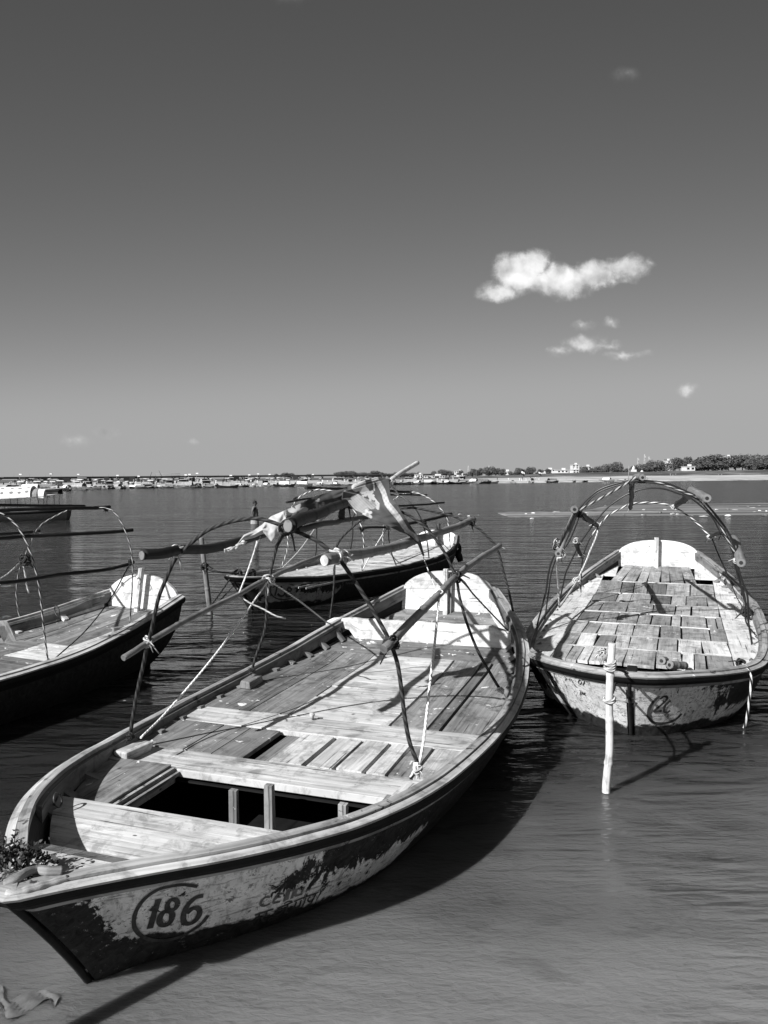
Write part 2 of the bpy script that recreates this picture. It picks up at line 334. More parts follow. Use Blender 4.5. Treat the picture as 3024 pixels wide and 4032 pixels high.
# ------------------------------------------------------------------ rowing boats
TK = [0, .04, .1, .2, .35, .5, .7, .85, 1.]
class Boat:
    def __init__(s, label, X, Y, head, L, b, z, heel, rake, sternrake, deckz, deckrise, group='wooden rowing boats moored in the river'):
        s.X, s.Y, s.h, s.L, s.bk, s.zk, s.heel, s.rake, s.sr = X, Y, R(head), L, [.03]+b, z, R(heel), rake, sternrake
        s.dz, s.dr = deckz, deckrise
        s.wc = {}
        s.root = tag(empty('rowing_boat', (X, Y, 0), -s.h), label, 'rowing boat', group)
        s.M = Matrix.Translation((X, Y, 0)) @ Matrix.Rotation(-s.h, 4, 'Z'); s.Mi = s.M.inverted()
        s.sq = [math.sqrt(t) for t in TK]
    def b(s, y): return cubic(s.sq, s.bk, math.sqrt(max(0, min(1, y/s.L))))
    def z(s, y, x=0): return cubic([0, .25, .5, .75, 1.], s.zk, max(0, min(1, y/s.L))) - x*s.heel
    def dk(s, y): return s.dz + s.dr*max(0, (y/s.L-.72)/.28)**1.6
    def wat(s, y, z):
        # inside half-width of the hull at station y and height z
        lo, hi = 0.0, 1.0
        for _ in range(18):
            u = (lo+hi)/2; zs = s.z(u*s.L); v = max(0, .62*(1-z/zs)); 
            if s.side(1, u, v).y < y: lo = u
            else: hi = u
        u = (lo+hi)/2; zs = s.z(u*s.L); return s.side(1, u, max(0, .62*(1-z/zs))).x
    def wd(s, y):
        k = round(y, 2)
        if k not in s.wc: s.wc[k] = max(.02, s.wat(k, s.dk(k)-.03)-.055)
        return s.wc[k]
    wc = None
    def lp(s, px, py, y):      # photograph bearing -> point in this boat's cross plane y
        o = s.Mi @ EYE; d = s.Mi.to_3x3() @ ray(px, py); return o + d*((y-o.y)/d.y)
    def lz(s, px, py, z):
        return s.Mi @ at_z(px, py, z)
    def side(s, sd, u, v):
        y = u*s.L; b = s.b(y); T = Vector((sd*b, y, s.z(y, sd*b)))
        k = (1-u)**3; q = u**5
        Wt = Vector((sd*b*.86, y+s.rake*k, 0)); B = Vector((sd*b*.62, y+s.rake*1.3*k, -.28))
        a = .62
        l0 = (v-a)*(v-1)/(a); l1 = v*(v-1)/(a*(a-1)); l2 = v*(v-a)/(1-a)
        P = T*l0+Wt*l1+B*l2; P.y -= s.sr*q*(v/a)**2; return P
    def hull(s, mat, n=64, m=10):
        us = [(i/n)**1.35 for i in range(n+1)]; mb = MB()
        for sd in (-1, 1):
            P = [[s.side(sd, u, j/m) for j in range(m+1)] for u in us]
            if sd > 0: P = [r[::-1] for r in P]
            mb.grid(P, lambda i, j: (us[i]*s.L, j*.08+(sd*5)))
        # stern board outside and bottom
        P = [[s.side(-1, 1, j/m).lerp(s.side(1, 1, j/m), k/6) for k in range(7)] for j in range(m+1)]
        mb.grid(P, lambda i, j: (j*.2, i*.08), smooth=False)
        P = [[s.side(-1, u, 1).lerp(s.side(1, u, 1), k/4) for k in range(5)] for u in us]
        mb.grid(P, smooth=False)
        s.hull_o = mb.build('hull', mat, s.root)
        # stem post proud of the planking
        mb2 = MB(); pts = [s.side(1, 0, j/m)+Vector((-.03, -.012, 0)) for j in range(m+1)]
        mb2.tube([Vector((0, p.y, p.z)) for p in pts], .017, 6); mb2.build('stem_post', 'tar', s.root)
        # inner skin
        mi = MB()
        for sd in (-1, 1):
            P = []
            for u in us[2:]:
                row = []
                for j in range(m+1):
                    p = s.side(sd, u, j/m*.86); p.x -= sd*min(.05, abs(p.x)); p.z = min(p.z, s.z(u*s.L)-.02)
                    row.append(p)
                P.append(row if sd > 0 else row[::-1])
            mi.grid(P, lambda i, j: (us[i+2]*s.L, j*.06))
        P = [[s.side(-1, u, .86).lerp(s.side(1, u, .86), k/4)+Vector((0, 0, .01)) for k in range(5)] for u in us]
        mi.grid([r[::-1] for r in P], smooth=False)
        mi.build('inner_skin', 'hold_shade' if s.dark_inside else 'inner_wood', s.root)
        s.bvh = BVHTree.FromPolygons([tuple(v) for v in mb.v], [tuple(f) for f in mb.f])
    dark_inside = True
    def path(s, y0=0.0, n=90):
        ys = [s.L*(i/n)**1.35 for i in range(n+1)]; ys = [y for y in ys if y >= y0]
        if y0 == 0: left = [(-s.b(y), y) for y in ys[::-1]]; right = [(s.b(y), y) for y in ys]; return [left+right]
        return [[(-s.b(y), y) for y in ys[::-1]], [(s.b(y), y) for y in ys]]
    def sweep(s, name, mat, prof, y0=0.0, wob=.0, y1=None, jit=0.0, bevel=0):
        """prof: closed list of (outward, up)"""
        mb = MB()
        for path in s.path(y0):
            if y1: path = [p for p in path if p[1] <= y1]
            N = len(path); P = []; L = 0; Ls = []
            for i, (x, y) in enumerate(path):
                a = Vector(path[max(i-1, 0)]); c = Vector(path[min(i+1, N-1)]); t = (c-a).normalized()
                nrm = Vector((-t.y, t.x))       # left of travel: outward (path goes down the left side, up the right)
                nrm = -nrm if False else nrm
                if nrm.dot(Vector((x, y-s.L*.5))) < 0: nrm = -nrm
                if i: L += (Vector((x, y))-Vector(path[i-1])).length
                Ls.append(L); zz = s.z(y, x); wv = wob*mnoise.noise(Vector((x*2, y*2, 3.3)))
                wz = wob*mnoise.noise(Vector((x*3, y*3, 8.3)))
                row = []
                for o, h in prof:
                    bx, by = x, y
                    if h < -.001 and y0 == 0 and name != 'cap_rail':
                        hp = s.side(1 if x > 0 else -1, y/s.L, .62*min(1, -h/max(.1, zz))); bx, by = hp.x, hp.y
                    row.append(Vector((bx+nrm.x*(o+wv), by+nrm.y*(o+wv), zz+h+wz)))
                P.append(row)
            P = [r+[r[0].copy()] for r in P]
            mb.grid(P, lambda i, j: (Ls[i], j*.05), smooth=False)
            for e in (0, -1):
                b = len(mb.v); mb.v += P[e][:-1]; mb.face(list(range(b, b+len(prof))), [(0, k*.05) for k in range(len(prof))])
        return mb.build(name, mat, s.root)
    def rails(s, light='light_rail', cap='rail_wood', dark='dark_rail', strake='rail_wood'):
        s.sweep('cap_rail', cap, [(-.055, -.02), (-.004, -.02), (-.004, .022), (-.055, .026)], wob=.006)
        s.sweep('outer_rail', light, [(.002, -.014), (.043, -.014), (.043, .0), (.002, .010)], wob=.006)
        s.sweep('rub_rail', dark, [(-.01, -.078), (.036, -.078), (.05, -.05), (.046, -.016), (-.01, -.016)], wob=.004)
        s.sweep('strake', strake, [(-.03, -.118), (.010, -.116), (.014, -.08), (-.03, -.08)], wob=.004)
        s.sweep('inner_board', 'inner_wood', [(-.085, -.125), (-.056, -.125), (-.056, -.0), (-.085, -.004)], y0=.8, wob=.004)
    def white_side(s, y0, y1, sd=1, mat='white_paint', depth=.16):
        mb = MB(); P = []
        for i in range(26):
            y = lerp(y0, y1, i/25); z = s.z(y, sd*s.b(y)); xt = s.b(y)-.088; zb = s.dk(y)+.004; xb = s.wd(y)-.012
            P.append([Vector((sd*xt, y, z-.008)), Vector((sd*lerp(xt, xb, .5), y, lerp(z, zb, .5))), Vector((sd*xb, y, zb))])
        mb.grid(P, lambda i, j: (i*.1, j*.1), smooth=False); return mb.build('side_planking', mat, s.root)
    def ribs(s, ys, mat='inner_wood'):
        for y in ys:
            for sd in (-1, 1):
                mb = MB(); zt = s.z(y)-.10; zb = s.dk(y)+.005
                x1 = s.b(y)-.075; x0 = s.wd(y)-.09
                y += random.uniform(-.03, .03)
                zt = min(zt, zb+.13); a = Vector((sd*x1, y, zt)); c = Vector((sd*x0, y+random.uniform(-.03, .03), zb)); d = (c-a)*.5
                if d.length < .03: continue
                sidev = Vector((0, 1, 0)); up = d.cross(sidev).normalized()
                mb.box((a+c)*.5, d, sidev*random.uniform(.022, .034), up*.018, .005)
                mb.build('rib', mat, s.root)
    def plank(s, mb, x0, x1, y0, y1, along, th=.03, jz=.004, gap=.006, drop=0.0, skew=0.0):
        """deck plank between lateral x0..x1 and stations y0..y1; along='y' or 'x' grain"""
        y0 += gap*.5; y1 -= gap*.5; x0 += gap*.5; x1 -= gap*.5
        z0 = s.dk(y0)-drop; z1 = s.dk(y1)-drop; jj = random.uniform(-jz, jz)
        c = Vector(((x0+x1)/2, (y0+y1)/2, (z0+z1)/2-th/2+jj)); ey = Vector((skew, (y1-y0)/2, (z1-z0)/2)); ex = Vector(((x1-x0)/2, random.uniform(-.004, .004), random.uniform(-.003, .003)))
        up = ex.cross(ey).normalized()*th/2
        if along == 'y': mb.box(c, ey, ex, up, .003)
        else: mb.box(c, ex, ey, up, .003)
    def shaped(s, mb, x0, x1, y0, y1, along, th=.03, gap=.006, n=6, jz=.003, inset=0.0):
        """plank clipped to the hull's plan (for boards that meet the side); +-9 means 'to the side'"""
        y0 += gap/2; y1 -= gap/2; jj = random.uniform(-jz, jz); top = []; 
        rows = []
        for i in range(n+1):
            y = lerp(y0, y1, i/n); w = s.wd(y)-inset; a = max(x0+gap/2 if x0 > -8 else -w, -w); c = min(x1-gap/2 if x1 < 8 else w, w)
            if c < a+.01: c = a+.01
            rows.append((a, c, y))
        b = len(mb.v)
        for a, c, y in rows:
            z = s.dk(y)+jj
            mb.v += [Vector((a, y, z)), Vector((c, y, z)), Vector((c, y, z-th)), Vector((a, y, z-th))]
        for i in range(n):
            for k in range(4):
                k2 = (k+1) % 4; idx = [b+i*4+k, b+i*4+k2, b+(i+1)*4+k2, b+(i+1)*4+k]
                uv = []
                for q in idx:
                    p = mb.v[q]; e = .05*(1 if k else 0)
                    uv.append((p.y, p.x+e) if along == 'y' else (p.x, p.y+e))
                mb.face(idx, uv)
        mb.face([b+3, b+2, b+1, b], [(0, 0)]*4); e = b+n*4; mb.face([e, e+1, e+2, e+3], [(0, 0), (.1, 0), (.1, .03), (0, .03)])
    def transom(s, mat, crestmat, hc, zt=None, y=None, pw=2.6):
        y = y or s.L-.06; bw = s.b(s.L)-.02; zg = s.z(s.L); zb = s.dk(s.L)-.05
        def prof(f0, f1, name, m, th):
            mb = MB(); n = 28; A = []
            for i in range(n+1):
                x = lerp(-bw, bw, i/n); zc = zg-.0-x*s.heel+hc*max(0, 1-abs(x/bw)**pw)**.75
                zl = zg-.015-x*s.heel
                lo, hi = (zb, zl) if f0 == 0 else (zl+.004, max(zl+.006, zc))
                A.append((x, lo, hi))
            b = len(mb.v)
            for x, lo, hi in A:
                lean = .15
                mb.v += [Vector((x, y+(lo-zg)*lean, lo)), Vector((x, y+(hi-zg)*lean, hi)), Vector((x, y+th+(hi-zg)*lean, hi)), Vector((x, y+th+(lo-zg)*lean, lo))]
            for i in range(n):
                for k in range(4):
                    k2 = (k+1) % 4; idx = [b+i*4+k, b+(i+1)*4+k, b+(i+1)*4+k2, b+i*4+k2]
                    mb.face(idx, [(mb.v[q].x, mb.v[q].z+(.1 if k == 1 else 0)) for q in idx])
            return mb.build(name, m, par)
        par = s.root; par = prof(0, 0, 'transom', mat, .04)
        prof(1, 0, 'transom_crest', crestmat, .037)
    def post(s, px, py0, w, d, base_z, mat, name='stern_post', y=None, lean=0.0):
        y = y or s.L-.11; p = s.lp(px, py0, y); mb = MB()
        zb = base_z; rk = .15*(p.z-zb) if y > s.L-.2 else 0
        c = Vector((p.x+lean/2, y-rk/2, (p.z+zb)/2)); mb.box(c, (lean*-.5, rk/2, (p.z-zb)/2), (w/2, 0, 0), (0, d/2, 0), .004)
        mb.build(name, mat, s.root, bev=.004)
        return p
    def pts(s, L, y=None):
        return [s.lp(q[0], q[1], y if y is not None else q[2]) for q in L]
    def tubepart(s, name, L, r, mat, y=None, n=7, step=.04, wob=0.0):
        P = smooth_pts(s.pts(L, y), step)
        if wob: P = [p+Vector((mnoise.noise(p*5), mnoise.noise(p*5+Vector((9, 0, 0))), mnoise.noise(p*5+Vector((0, 9, 0)))))*wob for p in P]
        mb = MB(); mb.tube(P, r, n); return mb.build(name, mat, s.root)
    def bamboo(s, L, r0, r1, mat, name='bamboo_pole', knots=.34, n=10, wob=.014):
        P = smooth_pts(s.pts(L), .025); return bamboo_mesh(P, r0, r1, mat, name, s.root, knots, n, wob)
    def lash(s, px, py, y, r=.035, mat='rope_dark', ax=(0, 1, 0), seed=0, tails=True, nm='lashing'):
        return lashing(s.lp(px, py, y), r, mat, s.root, seed, tails, nm)
    def decal(s, name, strokes, mat='letter', off=.004):
        """painted strokes [(width_px, [(px,py)...])] laid on the planking"""
        o = s.Mi @ EYE; Mr = s.Mi.to_3x3(); mb = MB()
        for wpx, st in strokes:
            pp = smooth_pts([(a, c, 0) for a, c in st], 4.0); P = []
            for p in pp:
                d = (Mr @ ray(p.x, p.y)).normalized(); h = s.bvh.ray_cast(o, d)
                if h[0] is None: continue
                nrm = h[1] if h[1].dot(d) < 0 else -h[1]; P.append((h[0]+nrm*off, nrm, (h[0]-o).length))
            if len(P) < 2: continue
            rows = []
            for i, (p, nn, dist) in enumerate(P):
                t = (P[min(i+1, len(P)-1)][0]-P[max(i-1, 0)][0]); 
                if t.length < 1e-6: continue
                sdv = t.normalized().cross(nn).normalized(); wv = wpx/3000*dist*.5*(1+.18*mnoise.noise(p*40))
                rows.append([p-sdv*wv, p+sdv*wv])
            if len(rows) > 1: mb.grid(rows)
        if mb.v: return mb.build(name, mat, s.hull_o)
def bamboo_mesh(P, r0, r1, mat, name, parent, knots=.34, n=10, wob=.006, hollow=True):
    L = [0]
    for i in range(1, len(P)): L.append(L[-1]+(P[i]-P[i-1]).length)
    tot = L[-1]; rr = []; Q = []
    for i, p in enumerate(P):
        r = lerp(r0, r1, L[i]/tot); k = (L[i]+.09) % knots; dd = min(k, knots-k)
        r *= 1+.16*math.exp(-(dd/.012)**2)-.03*math.exp(-((dd-.03)/.02)**2); rr.append(r)
        Q.append(p+Vector((mnoise.noise(Vector((L[i]*1.7, r0*99, 1))), mnoise.noise(Vector((L[i]*1.7, r0*99, 7))), mnoise.noise(Vector((L[i]*1.7, r0*99, 4)))))*wob)
    mb = MB(); mb.tube(Q, rr, n)
    o = mb.build(name, mat, parent)
    return o
def lashing(p, r, mat, parent, seed=0, tails=True, nm='lashing'):
    rnd = random.Random(seed+int(p.x*1000)); mb = MB()
    for k in range(5):
        ax = Vector((rnd.uniform(-1, 1), rnd.uniform(-1, 1), rnd.uniform(-1, 1))).normalized(); a = ax.orthogonal().normalized(); b = ax.cross(a)
        c = p+Vector((rnd.uniform(-1, 1), rnd.uniform(-1, 1), rnd.uniform(-1, 1)))*r*.3; rr = r*rnd.uniform(.6, .9)
        pts = [c+(a*math.cos(t)+b*math.sin(t))*rr+ax*math.sin(t*2)*rr*.25 for t in [i/14*2*math.pi for i in range(15)]]
        mb.tube(pts, r*.17, 5)
    if tails:
        for k in range(3):
            d = Vector((rnd.uniform(-1, 1), rnd.uniform(-.5, .5), rnd.uniform(-1.3, .2)))*r*2.4
            mb.tube([p, p+d*.5+Vector((0, 0, r*.3)), p+d], [r*.16, r*.14, r*.08], 4)
    return mb.build(nm, mat, parent)
def ring(p, r, t, mat, parent, tilt=(0, 1, 0), nm='iron_ring'):
    ax = Vector(tilt).normalized(); a = ax.orthogonal().normalized(); b = ax.cross(a); mb = MB()
    mb.tube([p+(a*math.cos(q)+b*math.sin(q)*1.25)*r for q in [i/20*2*math.pi for i in range(21)]], t, 6); return mb.build(nm, mat, parent)

def C(ox, oy, k, *pts): return [(ox+a/k, oy+b/k) for a, b in pts]
random.seed(5)
# ================= boat 186 (nearest)
A = Boat('weathered rowing boat numbered 186, nearest, with floral cloth on its rope hoops', -1.455, 2.826, 18.99, 6.875,
         [.237, .608, 1.017, 1.248, 1.325, 1.249, 1.029, .585], [.627, .443, .382, .475, .843], -1.2, .46, .5, .30, .30)
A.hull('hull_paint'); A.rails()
A.ribs([1.05+.31*i for i in range(17)])
# bow deck and foredeck
def flat(bt, x0, x1, y0, y1, z, along='x', th=.03, mat='deck_wood', name='deck', mb=None, n=8, w=None):
    own = mb is None; mb = mb or MB(); b = len(mb.v)
    for i in range(n+1):
        y = lerp(y0, y1, i/n); ww = max(.015, bt.wat(y, z-th)-.05)
        a = max(x0, -ww); c = max(min(x1, ww), a+.01)
        mb.v += [Vector((a, y, z)), Vector((c, y, z)), Vector((c, y, z-th)), Vector((a, y, z-th))]
    for i in range(n):
        for k in range(4):
            k2 = (k+1) % 4; idx = [b+i*4+k, b+i*4+k2, b+(i+1)*4+k2, b+(i+1)*4+k]
            mb.face(idx, [((mb.v[q].x, mb.v[q].y+.04*k) if along == 'x' else (mb.v[q].y, mb.v[q].x+.04*k)) for q in idx])
    mb.face([b+3, b+2, b+1, b], [(mb.v[q].x, mb.v[q].z) for q in (b+3, b+2, b+1, b)]); e = b+n*4
    mb.face([e, e+1, e+2, e+3], [(mb.v[q].x, mb.v[q].z) for q in (e, e+1, e+2, e+3)])
    return mb.build(name, mat, bt.root) if own else mb
flat(A, -9, 9, .06, .43, .565, name='bow_deck', mat='beam_wood', th=.03)
fd = MB(); flat(A, -9, 9, .5, 1.02, .40, mb=fd, th=.045); flat(A, -9, 9, 1.026, 1.23, .402, mb=fd, th=.045); fd.build('foredeck', 'beam_wood', A.root)
mb = MB(); w0_, w1_ = A.wd(.43), A.wd(.54)+.02
w0_, w1_ = A.wat(.43, .54)-.05, A.wat(.54, .42)-.05
mb.grid([[(-w0_, .432, .563), (-w1_, .54, .527), (-w1_, .54, .40)], [(w0_, .432, .563), (w1_, .54, .527), (w1_, .54, .40)]], lambda i, j: (j*.12, i*.8), smooth=False); mb.build('bow_beam', 'step_wood', A.root)
# side strips beside the open well, its frame, posts and bottom boards
flat(A, -9, -.64, 1.235, 2.0, .325, 'y', name='side_deck', mat='grey_deck_wood'); flat(A, .86, 9, 1.235, 2.0, .325, 'y', name='side_deck', mat='grey_deck_wood')
wf = MB(); wf.box((-.62, 1.62, .26), (0, .38, 0), (.012, 0, 0), (0, 0, .05)); wf.box((-.585, 1.62, .275), (0, .38, 0), (.012, 0, 0), (0, 0, .012)); wf.build('well_frame', 'rail_wood', A.root)
for px, py, yy_, zt, w_, m_ in ((920, 3108, 1.9, .2, .055, 'grey_deck_wood'), (1062, 3090, 1.8, .21, .05, 'rail_wood'), (1352, 3165, 1.78, .16, .05, 'rail_wood')):
    p = A.lp(px, py, yy_); mb = MB(); mb.box((p.x, yy_, (p.z-.2)/2), (0, 0, (p.z+.2)/2), (w_/2, 0, 0), (0, .02, 0), .006); mb.build('well_post', m_, A.root, bev=.003)
mb = MB(); mb.box((.45, 1.72, -.12), (.5, .02, 0), (0, .035, 0), (0, 0, .02), .01); mb.box((.5, 1.95, -.15), (.55, 0, 0), (0, .12, 0), (0, 0, .012), .01); mb.build('bottom_board', 'inner_wood', A.root)
# main deck
mb = MB(); A.shaped(mb, -9, 9, 2.0, 2.32, 'x', th=.05); mb.build('cross_beam', 'beam_wood', A.root, bev=.004)
mb = MB(); A.shaped(mb, -9, 9, 2.91, 3.26, 'x', th=.04); mb.build('cross_beam', 'beam_wood', A.root, bev=.004)
dm = MB(); dk = MB()
E1 = [-9, -.77, -.54, -.29]
for i in range(3): A.shaped(dk, E1[i], E1[i+1], 2.33, 2.90, 'y', gap=.008)
A.plank(dk, -.235, -.11, 2.33, 2.90, 'y', drop=.03)
for a_, c_ in ((-.10, .15), (.175, .365), (.39, .575), (.60, .735)): A.plank(dm, a_, c_, 2.33, 2.90, 'y', gap=.008)
A.plank(dk, .75, .90, 2.33, 2.90, 'y'); A.shaped(dm, .915, 9, 2.33, 2.90, 'y')
for a_, c_ in ((-9, -.86), (-.86, -.76), (-.76, -.41)): A.shaped(dk, a_, c_, 3.27, 5.36, 'y', gap=.01)
yy_ = 3.27
for wdt in (.30, .24, .36, .22, .30, .26, .41): A.plank(dm, -.41, .44, yy_, yy_+wdt, 'x', gap=.004, skew=0); yy_ += wdt
for a_, c_ in ((.455, .745), (.75, .845), (.855, 9)): A.shaped(dk, a_, c_, 3.27, 5.36, 'y', gap=.016, jz=.006)
for y0, y1 in ((5.37, 5.60), (5.60, 5.88)): A.shaped(dk, -9, 9, y0, y1, 'x')
dm.build('deck_planks', 'deck_wood', A.root); dk.build('worn_deck_planks', 'grey_deck_wood', A.root)
hold = MB(); flat(A, -9, 9, 2.02, 6.8, .22, mb=hold, th=.01, n=30); hold.build('hold_shade_sheet', 'hold_shade', A.root)  # dark sheet: under-deck shade painted behind the gaps
# stern thwart standing on the gunwales, worn white paint
mb = MB(); n = 30; P = []; X0, X1 = -1.17, .96
for i in range(n+1):
    t = i/n; x = lerp(X0, X1, t); e = max(0, 1-t/.09); f = max(0, (t-.9)/.1)
    g_ = max(0, min(1, (-.78-x)/.12)); hz = .605-.05*e**2-.05*f; lo = lerp(.305, .49, g_**.7); w3 = .006*math.sin(i*1.7)
    P.append([Vector((x, 5.80, lo)), Vector((x, 5.795, (lo+hz)/2)), Vector((x, 5.80, hz-.015+w3)), Vector((x, 5.82, hz+w3)), Vector((x, 5.87, hz+w3)), Vector((x, 5.88, lo)), Vector((x, 5.80, lo))])
mb.grid(P, lambda i, j: (i*.07, j*.11), smooth=False)
for e in (0, -1):
    b_ = len(mb.v); mb.v += P[e][:-1]; mb.face(list(range(b_, b_+6)), [(0, .1*k) for k in range(6)])
mb.build('stern_thwart', 'white_paint', A.root)
am = MB()
A.shaped(am, -9, 9, 5.90, 6.22, 'x'); A.shaped(am, -9, -.1, 6.22, 6.45, 'x'); A.shaped(am, .3, 9, 6.22, 6.45, 'x'); A.shaped(am, -9, 9, 6.45, 6.64, 'x'); A.shaped(am, -9, 9, 6.64, 6.86, 'x')
am.build('stern_deck', 'grey_deck_wood', A.root)
A.white_side(5.95, 6.8)
A.transom('white_paint', 'raw_pale', .21)
A.post(1755, 2240, .055, .05, .5, 'light_board', lean=.02); A.post(1775, 2262, .05, .04, .5, 'bamboo_mid', 'rudder_post', y=6.80)
for y_, x_, r_ in ((2.12, -1.02, .3), (3.95, -1.12, -.2), (1.98, .98, .5)):
    mb = MB(); mb.box((x_, y_, A.dk(y_)+.035), (.035*math.sin(r_), .13, 0), (.055, 0, 0), (0, 0, .035), .012); mb.build('thole_block', 'light_board' if y_ < 3 else 'grey_deck_wood', A.root, bev=.012)
ring(A.lz(228, 3150, .47), .035, .006, 'iron', A.root, (1, .3, .2))
mb = MB(); p = A.lz(1228, 2828, .315); mb.tube([p, p+Vector((.0, 0, .03)), p+Vector((.02, .01, .035))], [.02, .022, .012], 8); mb.build('deck_knob', 'light_board', A.root)

# hoops
HA1 = [(512, 2895), (528, 2790), (545, 2700), (579, 2547), (594, 2493), (621, 2367), (651, 2288), (693, 2198), (747, 2144), (808, 2095), (874, 2065), (940, 2047), (1020, 2042), (1129, 2078), (1238, 2124), (1310, 2178), (1346, 2214), (1412, 2311), (1467, 2401), (1521, 2497), (1540, 2539), (1564, 2606), (1583, 2727), (1607, 2900), (1648, 3012)]
A.tubepart('hoop', HA1, .0135, 'rope_dark', 2.2, wob=.004)
HA2 = [(993, 2635), (1010, 2580), (1043, 2480), (1050, 2400), (1050, 2317), (1063, 2265), (1081, 2184), (1099, 2136), (1140, 2080), (1200, 2030), (1290, 1990), (1400, 1968), (1500, 1985), (1581, 2015), (1618, 2033), (1665, 2066), (1697, 2098), (1726, 2138), (1759, 2189), (1784, 2247), (1800, 2283), (1810, 2351), (1834, 2438), (1882, 2563), (1930, 2650), (1969, 2712)]
A.tubepart('hoop', HA2, .0125, 'rope_dark', 4.03, wob=.004)
HA3 = [(1298, 2440), (1308, 2380), (1314, 2317), (1319, 2209), (1322, 2166), (1340, 2124), (1382, 2082), (1430, 2045), (1500, 2015), (1560, 2003), (1603, 2001), (1636, 2001), (1675, 2008), (1730, 2019), (1784, 2033), (1824, 2051), (1856, 2066), (1892, 2087), (1950, 2145), (1962, 2170), (1979, 2235), (2003, 2327), (2022, 2428), (2020, 2505)]
A.tubepart('hoop', HA3, .0135, 'rope_dark', 6.25, wob=.004)
# poles lashed to the hoops
A.bamboo([(562, 2186, 1.85), (640, 2184, 2.0), (720, 2168, 2.25), (850, 2154, 2.7), (1031, 2102, 3.4), (1100, 2075, 3.9)], .036, .033, 'bamboo_dark')
A.bamboo([(1139, 2070, 2.12), (1200, 2042, 2.5), (1290, 2005, 3.2), (1365, 1978, 4.0)], .043, .036, 'bamboo_dark')
A.bamboo([(1165, 2088, 2.25), (1300, 2058, 3.4), (1447, 2034, 6.2)], .022, .022, 'bamboo_dark')
A.bamboo([(484, 2592, 1.95), (530, 2562, 2.05), (580, 2528, 2.2), (690, 2466, 2.5), (820, 2400, 2.95), (940, 2338, 3.5), (1050, 2282, 4.03), (1180, 2222, 5.0), (1322, 2168, 6.25)], .021, .024, 'bamboo_mid')
A.bamboo([(1283, 2206, 2.05), (1350, 2195, 2.3), (1458, 2172, 3.0), (1560, 2150, 3.7), (1643, 2123, 4.5), (1720, 2100, 5.2), (1784, 2080, 5.8), (1866, 2046, 6.4)], .038, .036, 'bamboo_mid')
A.bamboo([(1508, 2556, 2.1), (1540, 2530, 2.2), (1620, 2448, 2.7), (1725, 2345, 3.4), (1795, 2272, 4.03), (1880, 2205, 5.1), (1968, 2150, 6.3)], .029, .031, 'bamboo_mid')
A.bamboo([(1360, 1925, 4.0), (1440, 1905, 4.8), (1510, 1898, 5.7), (1535, 1893, 6.1)], .018, .018, 'bamboo_dark', 'ridge_pole')
A.bamboo([(1512, 1912, 5.9), (1560, 1875, 6.2), (1646, 1822, 6.9)], .026, .028, 'bamboo_dry', 'ridge_stick', knots=9)
for px, py, y_, r_, m_ in ((1139, 2072, 2.15, .055, 'rope_dark'), (700, 2172, 2.2, .045, 'rope_pale'), (580, 2528, 2.2, .042, 'rope_pale'), (1320, 2190, 2.2, .05, 'rope_pale'), (1545, 2535, 2.2, .05, 'rope_dark'), (1058, 2282, 4.03, .05, 'rope_pale'), (1800, 2268, 4.03, .055, 'rope_dark'),
                        (1855, 2058, 6.25, .04, 'rope_dark'), (1962, 2156, 6.25, .035, 'rope_white'), (1530, 1900, 6.0, .06, 'rope_pale'), (1370, 1985, 4.03, .05, 'rope_dark'), (1365, 2192, 2.35, .045, 'rope_pale'), (1730, 2335, 3.42, .036, 'rope_white'), (1445, 2036, 6.2, .035, 'rope_dark')):
    A.lash(px, py, y_, r_, m_)
for px, py, y_, z_ in ((1645, 3030, 2.15, .4), (510, 2900, 2.15, .4), (993, 2640, 4.0, .4), (1972, 2718, 4.0, .4)):
    A.lash(px, py, y_, .03, 'rope_pale' if px in (1645, 1972) else 'rope_dark')
for px, py, y_, r_, m_ in ((1136, 2071, 2.08, .040, 'bamboo_mid'), (1280, 2207, 2.02, .034, 'light_board'), (561, 2187, 1.83, .03, 'bamboo_mid')):
    p = A.lp(px, py, y_); mb = MB(); mb.tube([p, p+Vector((-.003, -.008, 0))], [r_, r_*.95], 12); mb.build('pole_end', m_, A.root)
# cords
A.tubepart('cord', [(1015, 2112, 3.3), (1005, 2160, 3.4), (975, 2250, 3.45), (939, 2342, 3.5)], .007, 'rope_white')
A.tubepart('cord', [(1022, 2112, 3.3), (1006, 2160, 3.4)], .008, 'rope_white')
A.tubepart('cord', [(1055, 2288, 4.0), (869, 2550, 2.9), (663, 2795, 2.35), (554, 2905, 2.0)], .0075, 'rope_white')
A.tubepart('cord', [(1058, 2285, 4.03), (1170, 2360, 4.7), (1281, 2447, 5.85), (1330, 2490, 5.95)], .009, 'rope_pale')
A.tubepart('cord', [(940, 2345, 3.5), (980, 2372, 3.5), (1040, 2400, 3.55), (1085, 2425, 3.55), (1125, 2435, 3.6)], .007, 'rope_pale')
A.tubepart('cord', [(1665, 2189, 5.0), (1690, 2255, 4.2), (1716, 2320, 3.45)], .0045, 'rope_white')
A.tubepart('cord', [(1730, 2338, 3.4), (1722, 2430, 3.1), (1709, 2558, 2.8), (1689, 2727, 2.45), (1670, 2900, 2.25), (1650, 3015, 2.2)], .009, 'rope_white')
A.tubepart('cord', [(1803, 2272, 4.03), (1840, 2310, 4.5), (1882, 2360, 5.1), (2027, 2512, 6.05)], .008, 'rope_dark')
A.tubepart('cord', [(1319, 2212, 6.25), (1314, 2317, 6.22), (1300, 2440, 6.2)], .007, 'rope_dark')
mb = MB()   # frayed cord bundle at the right-hand hoop foot
